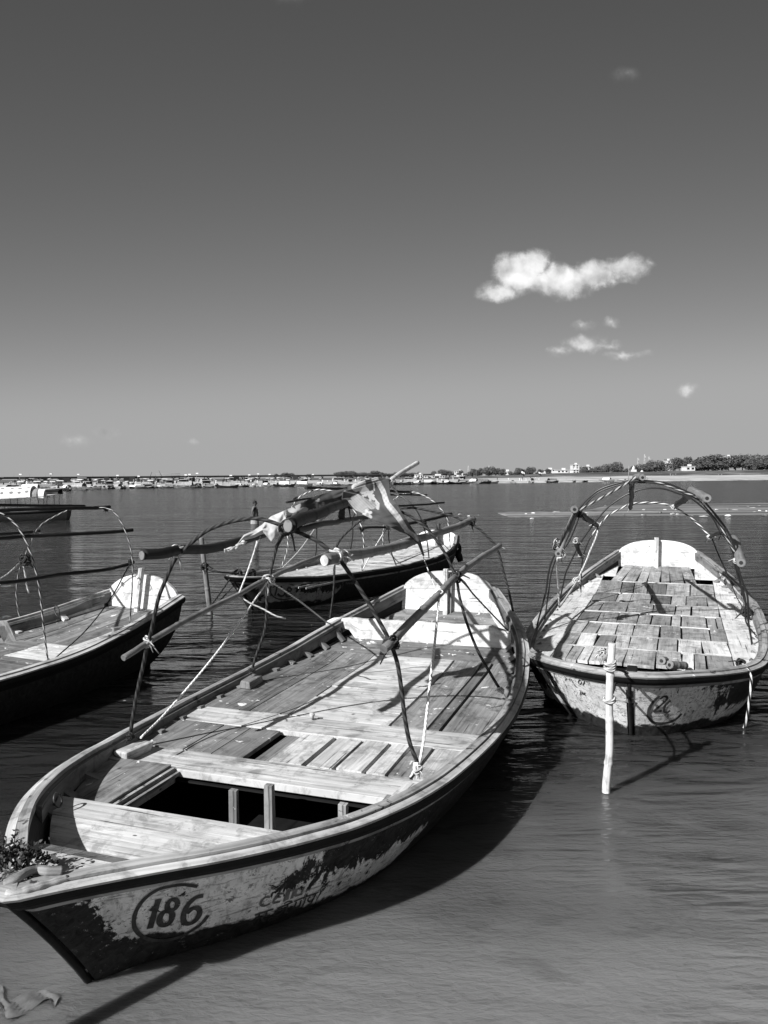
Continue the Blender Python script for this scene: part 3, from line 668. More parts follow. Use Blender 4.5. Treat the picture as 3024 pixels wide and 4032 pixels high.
for k in range(9):
    p = A.lp(1640+random.uniform(-8, 8), 3035, 2.15); q_ = p+Vector((random.uniform(-.05, .03), random.uniform(-.02, .02), random.uniform(-.05, -.0)))
    mb.tube([p+Vector((0, 0, .05)), p, q_], [.008, .011, .004], 5)
mb.build('frayed_knot', 'rope_white', A.root)

# lettering on hull 186
k1 = lambda *p: C(0, 2600, 1.106, *p)
el = [(905, 1108), (880, 1140), (840, 1170), (780, 1202), (710, 1217), (650, 1212), (605, 1188), (583, 1150), (590, 1095), (625, 1040), (680, 1000), (740, 982), (800, 975), (860, 982)]
six = [(885, 1022), (850, 1032), (818, 1062), (800, 1100), (800, 1135), (822, 1145), (850, 1130), (868, 1100), (862, 1078), (838, 1078), (812, 1100)]
e8u = [(750+22*math.cos(t)-6*math.sin(t), 1062+24*math.sin(t)) for t in [i/10*2*math.pi for i in range(11)]]
e8l = [(722+27*math.cos(t)-8*math.sin(t), 1120+32*math.sin(t)) for t in [i/10*2*math.pi for i in range(11)]]
A.decal('number_ring', [(15, k1(*el))], 'letter')
A.decal('painted_number', [(21, k1((690, 1038), (675, 1085), (652, 1165))), (13, k1((652, 1088), (672, 1070), (692, 1042))), (19, k1(*e8u)), (21, k1(*e8l)), (20, k1(*six))], 'letter')
k2 = lambda *p: C(900, 3400, 3.318, *p)
hin = [(8, k2((340, 665), (420, 640), (500, 615), (585, 585))), (7, k2((400, 645), (390, 690), (340, 710), (305, 750), (300, 790), (340, 795), (385, 745), (375, 725))), (7, k2((495, 620), (480, 670), (430, 700), (455, 745), (480, 740))), (5, k2((510, 745), (530, 710), (575, 690), (560, 730), (520, 745))),
       (8, k2((630, 580), (720, 545), (835, 495))), (8, k2((770, 520), (755, 580), (735, 640))), (7, k2((720, 590), (660, 590), (600, 640), (600, 670), (660, 650), (720, 600))), (6, k2((720, 520), (770, 490), (820, 490), (770, 530))),
       (7, k2((850, 490), (1000, 430), (1170, 370))), (7, k2((880, 490), (870, 530), (855, 560), (870, 585), (900, 560), (930, 520))), (8, k2((945, 470), (930, 520), (905, 575))), (7, k2((1005, 440), (985, 500), (960, 550))), (6, k2((1020, 425), (1010, 400), (1030, 390))), (6, k2((1060, 420), (1030, 470), (1060, 495), (1100, 450))), (7, k2((1135, 390), (1105, 450), (1080, 500))), (7, k2((1160, 435), (1170, 428)))]
hin += [(3, k2((1190, 345), (1215, 300), (1255, 290), (1250, 325), (1215, 360), (1190, 350))), (3, k2((1215, 335), (1230, 310), (1240, 320), (1225, 330), (1240, 338)))]
A.decal('painted_writing', hin, 'letter')
A.decal('faded_lettering', [(9, k2((545, 430), (470, 440), (420, 500), (425, 540), (480, 545), (540, 515))), (9, k2((640, 390), (600, 450), (585, 505), (670, 490))), (8, k2((610, 440), (680, 430))), (8, k2((640, 395), (720, 385))), (11, k2((760, 370), (720, 490))), (11, k2((760, 370), (790, 330), (760, 470))), (12, k2((860, 330), (820, 450))), (10, k2((890, 320), (870, 410), (960, 390))), (9, k2((980, 300), (950, 370)))], 'letter_faded')

# ================= boat 20 (right)
random.seed(9)
B = Boat('rowing boat with number 20 in a ring, bow facing the viewer at right', 1.963, 6.063, 21.29, 7.838,
         [.518, .894, 1.129, 1.26, 1.303, 1.299, 1.112, .675], [.598, .444, .451, .483, .876], -.89, .37, .5, .39, .26)
B.hull('hull_paint_second'); B.rails(light='rail_wood'); B.ribs([1.5+.36*i for i in range(16)])
lb = MB(); gb = MB(); dbb = MB(); wb = MB()
for y0, y1 in ((1.27, 3.4), (3.4, 5.2), (5.2, 7.1)): B.shaped(wb, -9, -.84, y0, y1, 'y'); B.shaped(wb, .87, 9, y0, y1, 'y')
rows = [1.27, 1.95, 2.62, 3.38, 4.18, 5.0, 5.88, 6.7]
for r in range(7):
    y0, y1 = rows[r]+.012, rows[r+1]-.012
    cuts = []
    if r < 3: spans = ((-.84, -.13), (.16, .87))
    else: spans = ((-.84, .87),)
    for a_, c_ in spans:
        x = a_
        while x < c_-.02:
            wdt = random.choice((.11, .16, .2, .24, .3)) if r < 4 else random.choice((.2, .28, .34))
            x2 = min(c_, x+wdt)
            if c_-x2 < .07: x2 = c_
            hw = min(1, B.wd((y0+y1)/2)/.95)
            tgt = random.choice((gb, gb, lb, dbb)) if r < 4 else random.choice((gb, dbb, gb))
            B.plank(tgt, x*hw, x2*hw, y0, y1, 'y', gap=random.choice((.010, .014, .026)), jz=.008, skew=random.uniform(-.010, .010)); x = x2
B.plank(gb, -.125, .155, 1.27, 3.37, 'y')
x = -.62
for wdt in (.16, .2, .14, .18, .13, .2, .16): B.plank(random.choice((gb, dbb)), x, x+wdt, 6.72, 7.72, 'y', skew=-x*.12); x += wdt+.005
B.shaped(wb, -9, -.64, 7.1, 7.78, 'y'); B.shaped(wb, .6, 9, 7.1, 7.78, 'y'); wb.build('side_deck', 'white_paint', B.root)
lb.build('light_deck_planks', 'light_board', B.root); gb.build('worn_deck_planks', 'tile_wood', B.root); dbb.build('deck_planks', 'board_wood', B.root)
cs = MB()
for y_ in rows[1:]: cs.box((0, y_, B.dk(y_)-.004), (min(.86, B.wd(y_)-.02), 0, 0), (0, .011, 0), (0, 0, .008), .003)
cs.build('seam_battens', 'light_board', B.root)
hold = MB(); flat(B, -9, 9, 1.2, 7.7, .33, mb=hold, th=.01, n=30); hold.build('hold_shade_sheet', 'hold_shade', B.root)  # dark sheet painting the shade below the plank gaps
flat(B, -9, 9, .16, 1.1, .36, name='bow_deck', mat='inner_wood')
B.white_side(.9, 7.7)
B.transom('white_paint', 'white_paint', .20)
B.post(2585, 2117, .07, .06, .6, 'light_board')
mb = MB(); mb.box((.02, .12, .60), (.045, 0, 0), (0, .09, 0), (0, 0, .035), .012); mb.build('stem_head', 'dark_rail', B.root, bev=.012)
ring(B.lp(2855, 2290, 6.6), .04, .008, 'iron', B.root, (1, .2, 0))
for px, py in ((2604, 2602), (2636, 2618)):
    p = B.lp(px, py, 1.0); q_ = p+Vector((.03 if px < 2620 else .14, .20, -.045)); mb = MB()
    bamboo_mesh(smooth_pts([p, p.lerp(q_, .5), q_], .01), .036, .034, 'bamboo_mid', 'rowlock_stub', B.root, .1)
    mb = MB(); d_ = (p-q_).normalized(); mb.tube([p+d_*.002, p+d_*.004], .016, 10); mb.build('rowlock_hole_shade', 'tar', B.root)  # black disc paints the shade inside the stub's open end
HB = [(2108, 2500), (2118, 2450), (2149, 2332), (2161, 2251), (2183, 2188), (2228, 2130), (2261, 2055), (2279, 2007), (2321, 1958), (2366, 1925), (2442, 1901), (2530, 1893), (2600, 1898), (2645, 1910), (2693, 1931), (2759, 1961), (2780, 1983), (2819, 2028), (2855, 2076), (2880, 2121), (2895, 2166), (2901, 2215), (2922, 2287), (2943, 2347), (2946, 2440), (2958, 2516), (2966, 2580)]
B.tubepart('hoop', HB, .0105, 'cable', 2.6)
HB1 = [(x+(4 if x < 2500 else -9)+(6 if x < 2300 else 0), y+7) for x, y in HB[2:-2]]
B.tubepart('hoop', [(2145, 2440)]+HB1+[(2975, 2500)], .0085, 'cable', 2.9)
HB2 = [(2207, 2350), (2219, 2296), (2231, 2248), (2270, 2166), (2288, 2133), (2333, 2070), (2351, 2046), (2397, 1995), (2442, 1962), (2484, 1940), (2530, 1926), (2569, 1922), (2614, 1925), (2675, 1945), (2720, 1962), (2780, 2010), (2810, 2046), (2834, 2091), (2871, 2139), (2889, 2188), (2912, 2280), (2930, 2360), (2962, 2420)]
B.tubepart('hoop', HB2, .0105, 'cable', 4.0)
HB3 = [(2287, 2332), (2291, 2233), (2297, 2190), (2309, 2151), (2330, 2106), (2354, 2079), (2369, 2058), (2397, 2028), (2442, 2004), (2478, 1986), (2520, 1980), (2569, 1979), (2608, 1983), (2657, 1998), (2705, 2028), (2750, 2064), (2789, 2106), (2804, 2121), (2825, 2175), (2855, 2242), (2880, 2300)]
B.tubepart('hoop', HB3[:5], .009, 'cable', 5.3); B.tubepart('hoop', HB3[4:-3], .013, 'rope_striped', 5.3); B.tubepart('hoop', HB3[-4:], .011, 'cable', 5.3)
B.bamboo([(2200, 2184, 2.55), (2230, 2110, 2.62), (2268, 2015, 2.7)], .036, .032, 'bamboo_mid', 'bamboo_brace')
B.bamboo([(2283, 2008, 2.6), (2400, 1945, 2.6), (2512, 1872, 2.6)], .013, .015, 'rope_twist', 'wrapped_pole')
B.bamboo([(2545, 1884, 2.6), (2693, 1940, 2.6), (2756, 1965, 2.6), (2813, 2022, 2.6), (2855, 2106, 2.6), (2895, 2178, 2.6)], .010, .010, 'rope_twist', 'wrapped_pole')
B.bamboo([(2262, 2010, 2.5), (2290, 2028, 3.3), (2350, 2068, 5.4)], .04, .032, 'bamboo_dark')
B.bamboo([(2488, 1898, 2.7), (2487, 1940, 3.8), (2484, 2000, 5.4)], .030, .028, 'bamboo_dark')
B.bamboo([(2712, 1955, 3.3), (2660, 1990, 5.4)], .04, .035, 'bamboo_dark')
B.bamboo([(2850, 2092, 4.0), (2795, 2116, 5.4)], .025, .022, 'bamboo_dark')
B.bamboo([(2782, 1962, 2.3), (2718, 1930, 3.1)], .045, .045, 'bamboo_mid')
B.bamboo([(2918, 2214, 2.3), (2905, 2160, 2.9), (2888, 2118, 3.6)], .048, .042, 'bamboo_mid')
B.bamboo([(2530, 1880, 2.35), (2500, 1878, 3.1)], .036, .034, 'bamboo_mid')
for px, py, y_, r_ in ((2262, 2006, 2.45, .045), (2530, 1880, 2.3, .036), (2784, 1962, 2.25, .046), (2918, 2216, 2.25, .048), (2198, 2180, 2.45, .04)):
    p = B.lp(px, py, y_); mb = MB(); d_ = (B.Mi @ EYE-p).normalized()
    mb.tube([p, p+d_*.02], [r_*.98, r_*.9], 14); mb.build('pole_end', 'bamboo_mid', B.root)
    mb = MB(); mb.tube([p+d_*.021, p+d_*.023], r_*.42, 10); mb.build('pole_hollow_shade', 'tar', B.root)  # black disc paints the shade inside the hollow pole
for px, py, y_, r_, m_ in ((2200, 2150, 2.6, .09, 'rope_twist'), (2212, 2185, 2.6, .06, 'rope_pale'), (2280, 2020, 2.7, .055, 'rope_dark'), (2345, 2066, 5.3, .06, 'rope_pale'), (2483, 1990, 5.3, .045, 'rope_pale'), (2487, 1935, 4.0, .045, 'rope_white'), (2505, 1890, 2.7, .05, 'rope_dark'), (2655, 1998, 5.3, .05, 'rope_pale'),
                        (2700, 1950, 4.0, .06, 'rope_pale'), (2768, 1968, 2.6, .04, 'rope_white'), (2795, 2118, 5.3, .05, 'rope_white'), (2845, 2092, 4.0, .05, 'rope_dark'), (2905, 2205, 2.6, .05, 'rope_pale'), (2273, 2287, 4.6, .07, 'rope_pale'), (2885, 2300, 5.4, .03, 'rope_dark')):
    B.lash(px, py, y_, r_*.8, m_)
mb = MB()   # hanging wrapped stick on the left of the rig
B.bamboo([(2262, 2122, 3.9), (2275, 2160, 3.95), (2292, 2195, 4.3)], .028, .022, 'bamboo_dark', 'short_stick')
B.lash(2266, 2128, 3.9, .045, 'rope_pale'); B.lash(2285, 2185, 4.2, .035, 'rope_pale')
B.tubepart('cord', [(2195, 2197, 2.6), (2194, 2250, 2.8), (2198, 2302, 3.0), (2202, 2388, 3.2)], .012, 'rope_pale')
B.tubepart('cord', [(2203, 2390, 3.2), (2235, 2345, 3.8), (2273, 2287, 4.6)], .014, 'rope_pale')
B.tubepart('cord', [(2279, 2272, 4.7), (2312, 2200, 5.0), (2321, 2175, 5.1), (2345, 2120, 5.2), (2357, 2079, 5.3)], .013, 'rope_pale')
B.tubepart('cord', [(2262, 2020, 2.65), (2240, 2065, 2.6), (2210, 2125, 2.55), (2204, 2150, 2.55)], .012, 'rope_dark')
B.tubepart('cord', [(2880, 2300, 5.3), (2900, 2350, 4.9), (2930, 2400, 4.3)], .007, 'cable')
B.lash(2935, 2410, 4.1, .07, 'rope_dark'); B.lash(2920, 2612, 1.2, .05, 'rope_dark')
B.tubepart('trailing_rope', [(2925, 2612, 1.0), (2950, 2640, .8), (2958, 2680, .8), (2952, 2740, .8), (2940, 2830, .85), (2925, 2880, .9), (2915, 2915, .9)], .012, 'rope_striped')
k3 = lambda *p: C(2300, 2640, 3.318, *p)
B.decal('number_ring', [(12, k3((1270, 560), (1200, 630), (1100, 675), (980, 690), (890, 665), (845, 600), (850, 500), (900, 410), (980, 330)))], 'letter')
B.decal('painted_number', [(10, k3((990, 370), (1040, 335), (1080, 345), (1070, 385), (1000, 450), (915, 530), (1010, 525))), (10, k3((1130, 395), (1080, 420), (1050, 470), (1045, 525), (1080, 545), (1120, 520)))], 'letter')
k4 = lambda *p: C(2050, 2350, 3.318, *p)
B.decal('painted_writing', [(4, k4((775, 1080), (755, 1110), (775, 1140), (800, 1115), (778, 1082))), (4, k4((800, 1085), (830, 1080), (835, 1110), (815, 1150))), (4, k4((850, 1090), (870, 1115))), (4, k4((575, 1040), (600, 1060), (585, 1090))), (4, k4((640, 1060), (650, 1100))), (5, k4((660, 1070), (690, 1120))),
    (4, k4((770, 1215), (790, 1240), (780, 1270), (805, 1275))), (4, k4((815, 1240), (805, 1265), (825, 1275), (830, 1250))), (4, k4((845, 1245), (835, 1275), (855, 1280)))], 'letter')

# ================= boat C (left, dark side)
random.seed(21)
Cb = Boat('rowing boat at left showing its black shaded side and bright white sternboard', -6.166, 3.124, 25.71, 7.213,
          [.3, .5, .719, .933, 1.006, .966, .802, .59], [.621, .496, .478, .5, .756], .51, .45, .48, .385, .20)
Cb.hull('hull_black'); Cb.rails(light='light_rail', cap='light_rail', strake='dark_rail'); Cb.ribs([3.4+.62*i for i in range(6)], 'light_board')
cm = MB(); cg = MB(); y_ = 2.2
Cb.shaped(cm, -9, 9, .5, 2.2, 'x')
while y_ < 5.6:
    wdt = random.uniform(.2, .34); Cb.shaped(random.choice((cm, cg)), -9, -.05, y_, y_+wdt, 'x'); Cb.shaped(random.choice((cm, cg)), -.05, 9, y_, y_+wdt, 'x'); y_ += wdt
for i in range(7): Cb.shaped(random.choice((cm, cm, cg)), (-9, -.6, -.38, -.12, .1, .34, .56)[i], (-.6, -.38, -.12, .1, .34, .56, 9)[i], y_, 7.16, 'y')
cm.build('deck_planks', 'light_board', Cb.root); cg.build('worn_deck_planks', 'grey_deck_wood', Cb.root)
Cb.white_side(3.0, 7.05, -1, 'light_board')
Cb.transom('white_paint', 'white_paint', .235, pw=2.3)
Cb.post(558, 2236, .06, .05, .5, 'light_board', lean=-.02)
ring(Cb.lp(548, 2288, 7.05), .035, .006, 'iron', Cb.root, (.3, 1, 0)); ring(Cb.lp(224, 2405, 5.3), .045, .007, 'iron', Cb.root, (.3, 1, 0))
HCb = [(91, 2490), (68, 2386), (65, 2302), (80, 2234), (101, 2184), (114, 2150), (127, 2120), (139, 2095), (169, 2061), (211, 2036), (262, 2011), (300, 2001), (350, 1996), (400, 1998), (428, 2003), (455, 2022), (478, 2058), (495, 2095), (510, 2140), (519, 2190), (522, 2230), (521, 2300), (515, 2400), (510, 2484)]
Cb.tubepart('hoop', HCb, .0075, 'rope_twist', 6.2, wob=.003)
HCa = [(190, 2608), (173, 2479), (156, 2323), (139, 2243), (122, 2184), (97, 2120), (84, 2099), (63, 2066), (13, 2026), (-70, 1985), (-200, 1965), (-330, 1985), (-420, 2050), (-480, 2150), (-510, 2300), (-500, 2470)]
Cb.tubepart('hoop', HCa, .009, 'rope_twist', 5.15, wob=.003)
for L_, r_ in (([(335, 1991, 6.5), (180, 1991, 5.9), (0, 1990, 5.3), (-250, 1990, 4.4)], .016), ([(432, 1996, 6.4), (280, 2001, 5.8), (0, 2009, 5.1), (-300, 2018, 4.3)], .020), ([(158, 2090, 6.5), (0, 2104, 5.8), (-250, 2120, 4.6)], .017),
               ([(522, 2087, 6.4), (300, 2103, 5.7), (80, 2113, 5.15), (-200, 2130, 4.3)], .020), ([(521, 2218, 6.35), (400, 2244, 5.95), (250, 2262, 5.5), (145, 2277, 5.12), (-150, 2312, 4.3)], .019)):
    Cb.bamboo(L_, r_, r_, 'bamboo_dark')
for px, py, y_, r_ in ((518, 2212, 6.3, .035), (417, 2003, 6.25, .03), (92, 2200, 6.2, .07), (100, 2215, 6.2, .05), (140, 2092, 6.2, .025), (148, 2275, 5.15, .025), (192, 2606, 5.1, .03)): Cb.lash(px, py, y_, r_, 'rope_dark')
Cb.tubepart('cord', [(503, 2234, 6.3), (440, 2350, 6.0), (340, 2480, 5.6), (215, 2594, 5.2)], .007, 'rope_dark')
Cb.tubepart('cord', [(75, 2218, 6.2), (30, 2260, 6.0), (-20, 2290, 5.8)], .008, 'rope_pale')
Cb.tubepart('cord', [(92, 2225, 6.2), (100, 2270, 6.2), (106, 2310, 6.2), (114, 2335, 6.2)], .009, 'rope_pale')
mb = MB(); p = Cb.lz(470, 2490, .5); mb.box(p, (.03, .06, .0), (.03, -.01, 0), (0, 0, .06), .01); mb.build('thole_block', 'inner_wood', Cb.root)
mb = MB(); a_ = Cb.lz(5, 2455, .62); c_ = Cb.lz(42, 2520, .42); d_ = (c_-a_)/2; mb.box((a_+c_)/2, d_, Vector((.03, .05, 0)), Vector((0, 0, .03)), .01); mb.build('knee_bracket', 'light_board', Cb.root)

# ================= boat D (behind)
random.seed(33)
D = Boat('slender rowing boat with faded ringed number, moored behind the nearest boat to the bamboo stake', -2.467, 12.253, 30.7, 7.423,
         [.315, .45, .70, .88, 1.03, .93, .93, .525], [.605, .463, .451, .46, .787], -.1, .507, .5, .385, .2)
D.hull('hull_paint_far'); D.rails(light='dark_rail'); D.ribs([1.4+.45*i for i in range(12)], 'light_board')
dm = MB(); dg = MB()
x = -.9
while x < .85: D.shaped(random.choice((dm, dm, dg)), x, x+.15, .9, 3.2, 'y'); x += .155
y_ = 3.2
while y_ < 7.2:
    wdt = random.uniform(.24, .36); D.shaped(random.choice((dm, dg, dm)), -9, random.uniform(-.3, .3), y_, y_+wdt, 'x') if False else D.shaped(random.choice((dm, dg, dm)), -9, 9, y_, min(7.4, y_+wdt), 'x'); y_ += wdt
dm.build('deck_planks', 'light_board', D.root); dg.build('worn_deck_planks', 'deck_wood', D.root)
flat(D, -9, 9, .12, .9, .42, name='bow_deck', mat='light_board')
D.transom('white_paint', 'white_paint', .13); D.post(1727, 2062, .09, .06, .5, 'inner_wood')
mb = MB(); p = D.lp(1800, 2165, 7.3)
mb.tube([p+Vector((math.cos(t)*.07, 0.02*math.sin(t*2), math.sin(t)*.14)) for t in [i/16*6.283 for i in range(17)]], .045, 8); mb.tube([p, p+Vector((.05, 0, -.15)), p+Vector((.09, 0, -.28))], [.05, .09, .07], 8); mb.build('rubber_fender', 'tar', D.root)
HD = [(2.6, [(1103, 2249), (1115, 2215), (1128, 2178), (1134, 2142), (1132, 2098), (1138, 2040), (1150, 1997), (1175, 1961), (1212, 1939), (1248, 1928), (1310, 1935), (1370, 1975), (1410, 2040), (1426, 2087), (1433, 2142), (1430, 2200), (1422, 2252)], 'rope_striped'),
      (3.9, [(1238, 2205), (1246, 2160), (1248, 2069), (1262, 2010), (1300, 1965), (1360, 1945), (1430, 1958), (1490, 2000), (1527, 2080), (1531, 2124), (1542, 2178), (1563, 2234)], 'cable'),
      (5.3, [(1378, 2180), (1389, 2105), (1389, 2051), (1410, 1995), (1450, 1958), (1510, 1942), (1580, 1955), (1640, 2010), (1670, 2080), (1683, 2142), (1690, 2205)], 'cable'),
      (6.5, [(1507, 2152), (1511, 2069), (1530, 2000), (1560, 1960), (1618, 1938), (1675, 1954), (1719, 1986), (1757, 2033), (1766, 2069), (1773, 2156)], 'rope_striped')]
for y_, L_, m_ in HD: D.tubepart('hoop', L_, .0135, m_, y_)
for L_, r_ in (([(1204, 1921, 2.4), (1350, 1926, 4.0), (1622, 1937, 6.6)], .03), ([(1128, 1978, 2.3), (1226, 1962, 3.0), (1450, 1950, 5.0), (1680, 1948, 6.9)], .02), ([(1410, 2080, 2.5), (1470, 2077, 3.3), (1526, 2076, 4.0)], .024), ([(1567, 1992, 4.6), (1650, 1988, 5.6), (1748, 1979, 6.9)], .022), ([(1560, 2068, 4.0), (1603, 2062, 4.7), (1690, 2045, 5.6), (1777, 2022, 6.7)], .034)):
    D.bamboo(L_, r_, r_, 'bamboo_dark')
for px, py, y_, r_ in ((1425, 2085, 2.6, .05), (1527, 2077, 3.9, .05), (1618, 1938, 6.5, .05), (1668, 2057, 5.3, .06), (1757, 2030, 6.5, .05), (1166, 1966, 2.6, .05), (1103, 2247, 2.6, .08), (985, 2255, .9, .10), (935, 2262, .35, .09)): D.lash(px, py, y_, r_, 'rope_dark')
D.tubepart('cord', [(1246, 2072, 3.9), (1180, 2165, 3.2), (1108, 2240, 2.6)], .010, 'rope_pale')
D.tubepart('cord', [(1522, 2080, 3.9), (1470, 2165, 3.2), (1425, 2250, 2.6)], .011, 'rope_white')
D.tubepart('cord', [(1430, 2090, 2.6), (1470, 2130, 4.2), (1505, 2152, 6.3)], .009, 'cable')
D.tubepart('cord', [(1670, 2062, 5.3), (1720, 2115, 6.0), (1768, 2165, 6.6)], .008, 'cable')
k5 = lambda *p: C(1040, 2240, 3.606, *p)
D.decal('number_ring', [(5, k5((430, 370), (390, 410), (280, 435), (180, 420), (110, 370), (85, 300), (100, 240), (160, 205), (250, 205), (350, 210), (430, 240), (460, 290)))], 'letter')
D.decal('painted_number', [(8, k5((180, 230), (175, 290), (150, 380))), (5, k5((120, 265), (180, 225))), (8, k5((240, 240), (250, 290), (290, 310), (280, 370), (230, 385), (190, 350))), (8, k5((345, 260), (385, 280), (370, 320), (330, 300), (345, 260))), (8, k5((350, 325), (310, 350), (320, 390), (370, 385), (380, 340))) ], 'letter')
D.decal('painted_writing', [(4, k5((1165, 190), (1180, 215), (1200, 195), (1215, 215), (1230, 190))), (4, k5((1245, 185), (1240, 210), (1265, 205)))], 'letter_faded')
# ------------------------------------------------------------------ water
random.seed(77)
def water_material():
    m, n, bs = new_mat('river_water'); oc = n.add('ShaderNodeTexCoord').outputs['Object']
    s = n.add('ShaderNodeSeparateXYZ'); n.l.new(oc, s.inputs[0])
    silt = n.noise(n.mapv(oc, (.55, 1.1, 1), (0, 0, 0), (0, 0, -.4)), 1, 4, .55, .8)
    shallow = n.ss(n.m('ADD', s.outputs[1], n.m('MULTIPLY', s.outputs[0], -.25)), 6.0, 2.3)
    col = n.mix(shallow, .014, .17)
    murk = n.noise(n.mapv(oc, (1.6, 3.4, 1), (4, 2, 0), (0, 0, -.5)), 1, 5, .62, 1.0)
    col = n.m('MULTIPLY', col, n.m('MULTIPLY', n.mr(silt, .3, .7, .80, 1.18), n.mr(n.ss(murk, .34, .46), 0, 1, .84, 1.02)))
    bs.inputs['Subsurface Weight'].default_value = 1.0; bs.inputs['Subsurface Radius'].default_value = (1, 1, 1); bs.inputs['Subsurface Scale'].default_value = .22
    n.set(bs.inputs['Base Color'], col); n.set(bs.inputs['Roughness'], n.mix(n.ss(s.outputs[1], 6.0, 40.0), .05, .14)); bs.inputs['IOR'].default_value = 1.33
    # ripples: small near the sheltered bank, livelier in the open river
    a = n.noise(n.mapv(oc, (2.2, 7.5, 1), (0, 0, 0), (0, 0, .12)), 1, 3, .6, .5)
    b = n.noise(n.mapv(oc, (7, 19, 1), (3, 1, 0), (0, 0, -.08)), 1, 3, .55, .4)
    c = n.noise(n.mapv(oc, (.35, 1.2, 1), (0, 5, 0), (0, 0, .1)), 1, 3, .6, .3)
    e = n.noise(n.mapv(oc, (1.0, 2.7, 1), (7, 2, 0), (0, 0, -.06)), 1, 3, .6, .5)
    d = n.noise(n.mapv(oc, (16, 38, 1), (3, 1, 0), (0, 0, .35)), 1, 3, .6, .4)
    f = n.noise(n.mapv(oc, (2.5, 15, 1), (1, 8, 0), (0, 0, -.65)), 1, 2, .5, .25)
    fm = n.m('MULTIPLY', n.ss(s.outputs[0], .4, 1.6), n.ss(n.noise(n.mapv(oc, (.6, .9, 1), (9, 3, 0)), 1, 2, .5), .42, .6))
    gust = n.noise(n.mapv(oc, (.05, .16, 1)), 1, 3, .6)
    open_ = n.ss(s.outputs[1], 4.0, 9.0)
    h = n.m('ADD', n.m('ADD', n.m('MULTIPLY', a, .10), n.m('MULTIPLY', b, .03)), n.m('ADD', n.m('MULTIPLY', c, .8), n.m('MULTIPLY', e, .36)))
    h = n.m('MULTIPLY', h, n.m('MULTIPLY', n.mix(open_, .07, 1.0), n.mr(gust, .3, .7, .6, 1.25)))
    h = n.m('ADD', h, n.m('MULTIPLY', d, n.mix(open_, .010, .002)))
    h = n.m('ADD', h, n.m('MULTIPLY', f, n.m('MULTIPLY', fm, n.mix(open_, .05, 0))))
    bump(n, bs, h, 1.0, 1.0); return m
MAT['river_water'] = water_material()
import bmesh
bm = bmesh.new(); edges = []
def loop(pts):
    vs = [bm.verts.new(p) for p in pts]
    for i in range(len(vs)): edges.append(bm.edges.new((vs[i], vs[(i+1) % len(vs)])))
loop([(-40, 1.2, 0), (40, 1.2, 0), (40, 60, 0), (-40, 60, 0)])
for bt in (A, B, Cb, D):
    pts = []
    us = [i/26 for i in range(27)]
    for u_ in us[::-1]: pts.append(bt.M @ (bt.side(-1, u_, .62)+Vector((.012, 0, 0))))
    for u_ in us: pts.append(bt.M @ (bt.side(1, u_, .62)-Vector((.012, 0, 0))))
    loop([(p.x, p.y, 0) for p in pts])
bmesh.ops.triangle_fill(bm, use_beauty=True, use_dissolve=False, edges=edges)
def quadw(x0, y0, x1, y1): bm.faces.new([bm.verts.new(v) for v in ((x0, y0, 0), (x1, y0, 0), (x1, y1, 0), (x0, y1, 0))])
quadw(-6000, 60, -40, 9000); quadw(-40, 60, 40, 9000); quadw(40, 60, 6000, 9000); quadw(-6000, 1.2, -40, 60); quadw(40, 1.2, 6000, 60)
bm.normal_update()
me = bpy.data.meshes.new('water'); bm.to_mesh(me); bm.free(); me.materials.append(MAT['river_water'])
for p in me.polygons:
    if p.normal.z < 0: p.flip() if hasattr(p, 'flip') else None
wo_ = bpy.data.objects.new('water', me); link(wo_); tag(wo_, 'rippled grey river water', None, None, 'structure')

# ------------------------------------------------------------------ land
def land_mat(name, c, veg=0.0, scale=.25, lo=.62, st=(.03, .22, .3)):
    m, n, bs = new_mat(name); oc = n.add('ShaderNodeTexCoord').outputs['Object']
    x = n.noise(oc, scale, 7, .62, .4); y = n.noise(n.mapv(oc, st), 1, 5, .6)
    s = n.add('ShaderNodeSeparateXYZ'); n.l.new(oc, s.inputs[0])
    base = n.mr(y, .38, .60, c*lo, c*1.25); g = n.ss(n.m('ADD', n.m('MULTIPLY', x, .5), n.m('MULTIPLY', y, .5)), .52-veg, .6-veg)
    col = n.mix(g, base, .07) if veg else n.m('MULTIPLY', base, n.mr(x, .3, .7, .8, 1.15))
    n.set(bs.inputs['Base Color'], col); bs.inputs['Roughness'].default_value = .95; spec(bs, .1); return m
land_mat('sand', .42, 0); land_mat('far_ground', .30, .1, .05); land_mat('wet_sand', .22, 0, 1.5, .30, (.05, .55, .3))
SHK = [-900, -400, 0, 300, 800, 1200, 1600, 2000, 2300, 2700, 3024, 3500, 4200]
SHD = [120, 140, 160, 175, 194, 222, 240, 270, 300, 335, 367, 400, 430]
def shore(px):
    for i in range(len(SHK)-1):
        if px <= SHK[i+1] or i == len(SHK)-2:
            t = (px-SHK[i])/(SHK[i+1]-SHK[i]); return lerp(SHD[i], SHD[i+1], t)
def bearing(px, dist, z=0.0): X = (px-CX)/3000.; return Vector((X*dist, dist, z))
def hgt(px, dist):
    e = dist-shore(px)
    if e < 0: return -.4
    h = .5*min(1, e/4.)+.8*min(1, e/40.)
    rt = min(1, max(0, (px-1500)/900.)); rt = rt*rt*(3-2*rt)
    h += rt*(3.6+1.6*min(1, max(0, (px-2400)/600.)))*min(1, max(0, (e-25)/150.))**1.1
    h += .25*mnoise.noise(Vector((px*.01, dist*.02, 0)))*min(1, e/20.)
    if px < 1900: h += min(1, max(0, (dist-900)/900.))*2.0*max(0, min(1, (px-900)/500))
    return h
mb = MB(); cols = [-900+i*22 for i in range(232)]; ex = [-3, 0, 1, 3, 8, 16, 30, 45, 70, 110, 170, 260, 400, 600, 900, 1400, 2400, 6000]
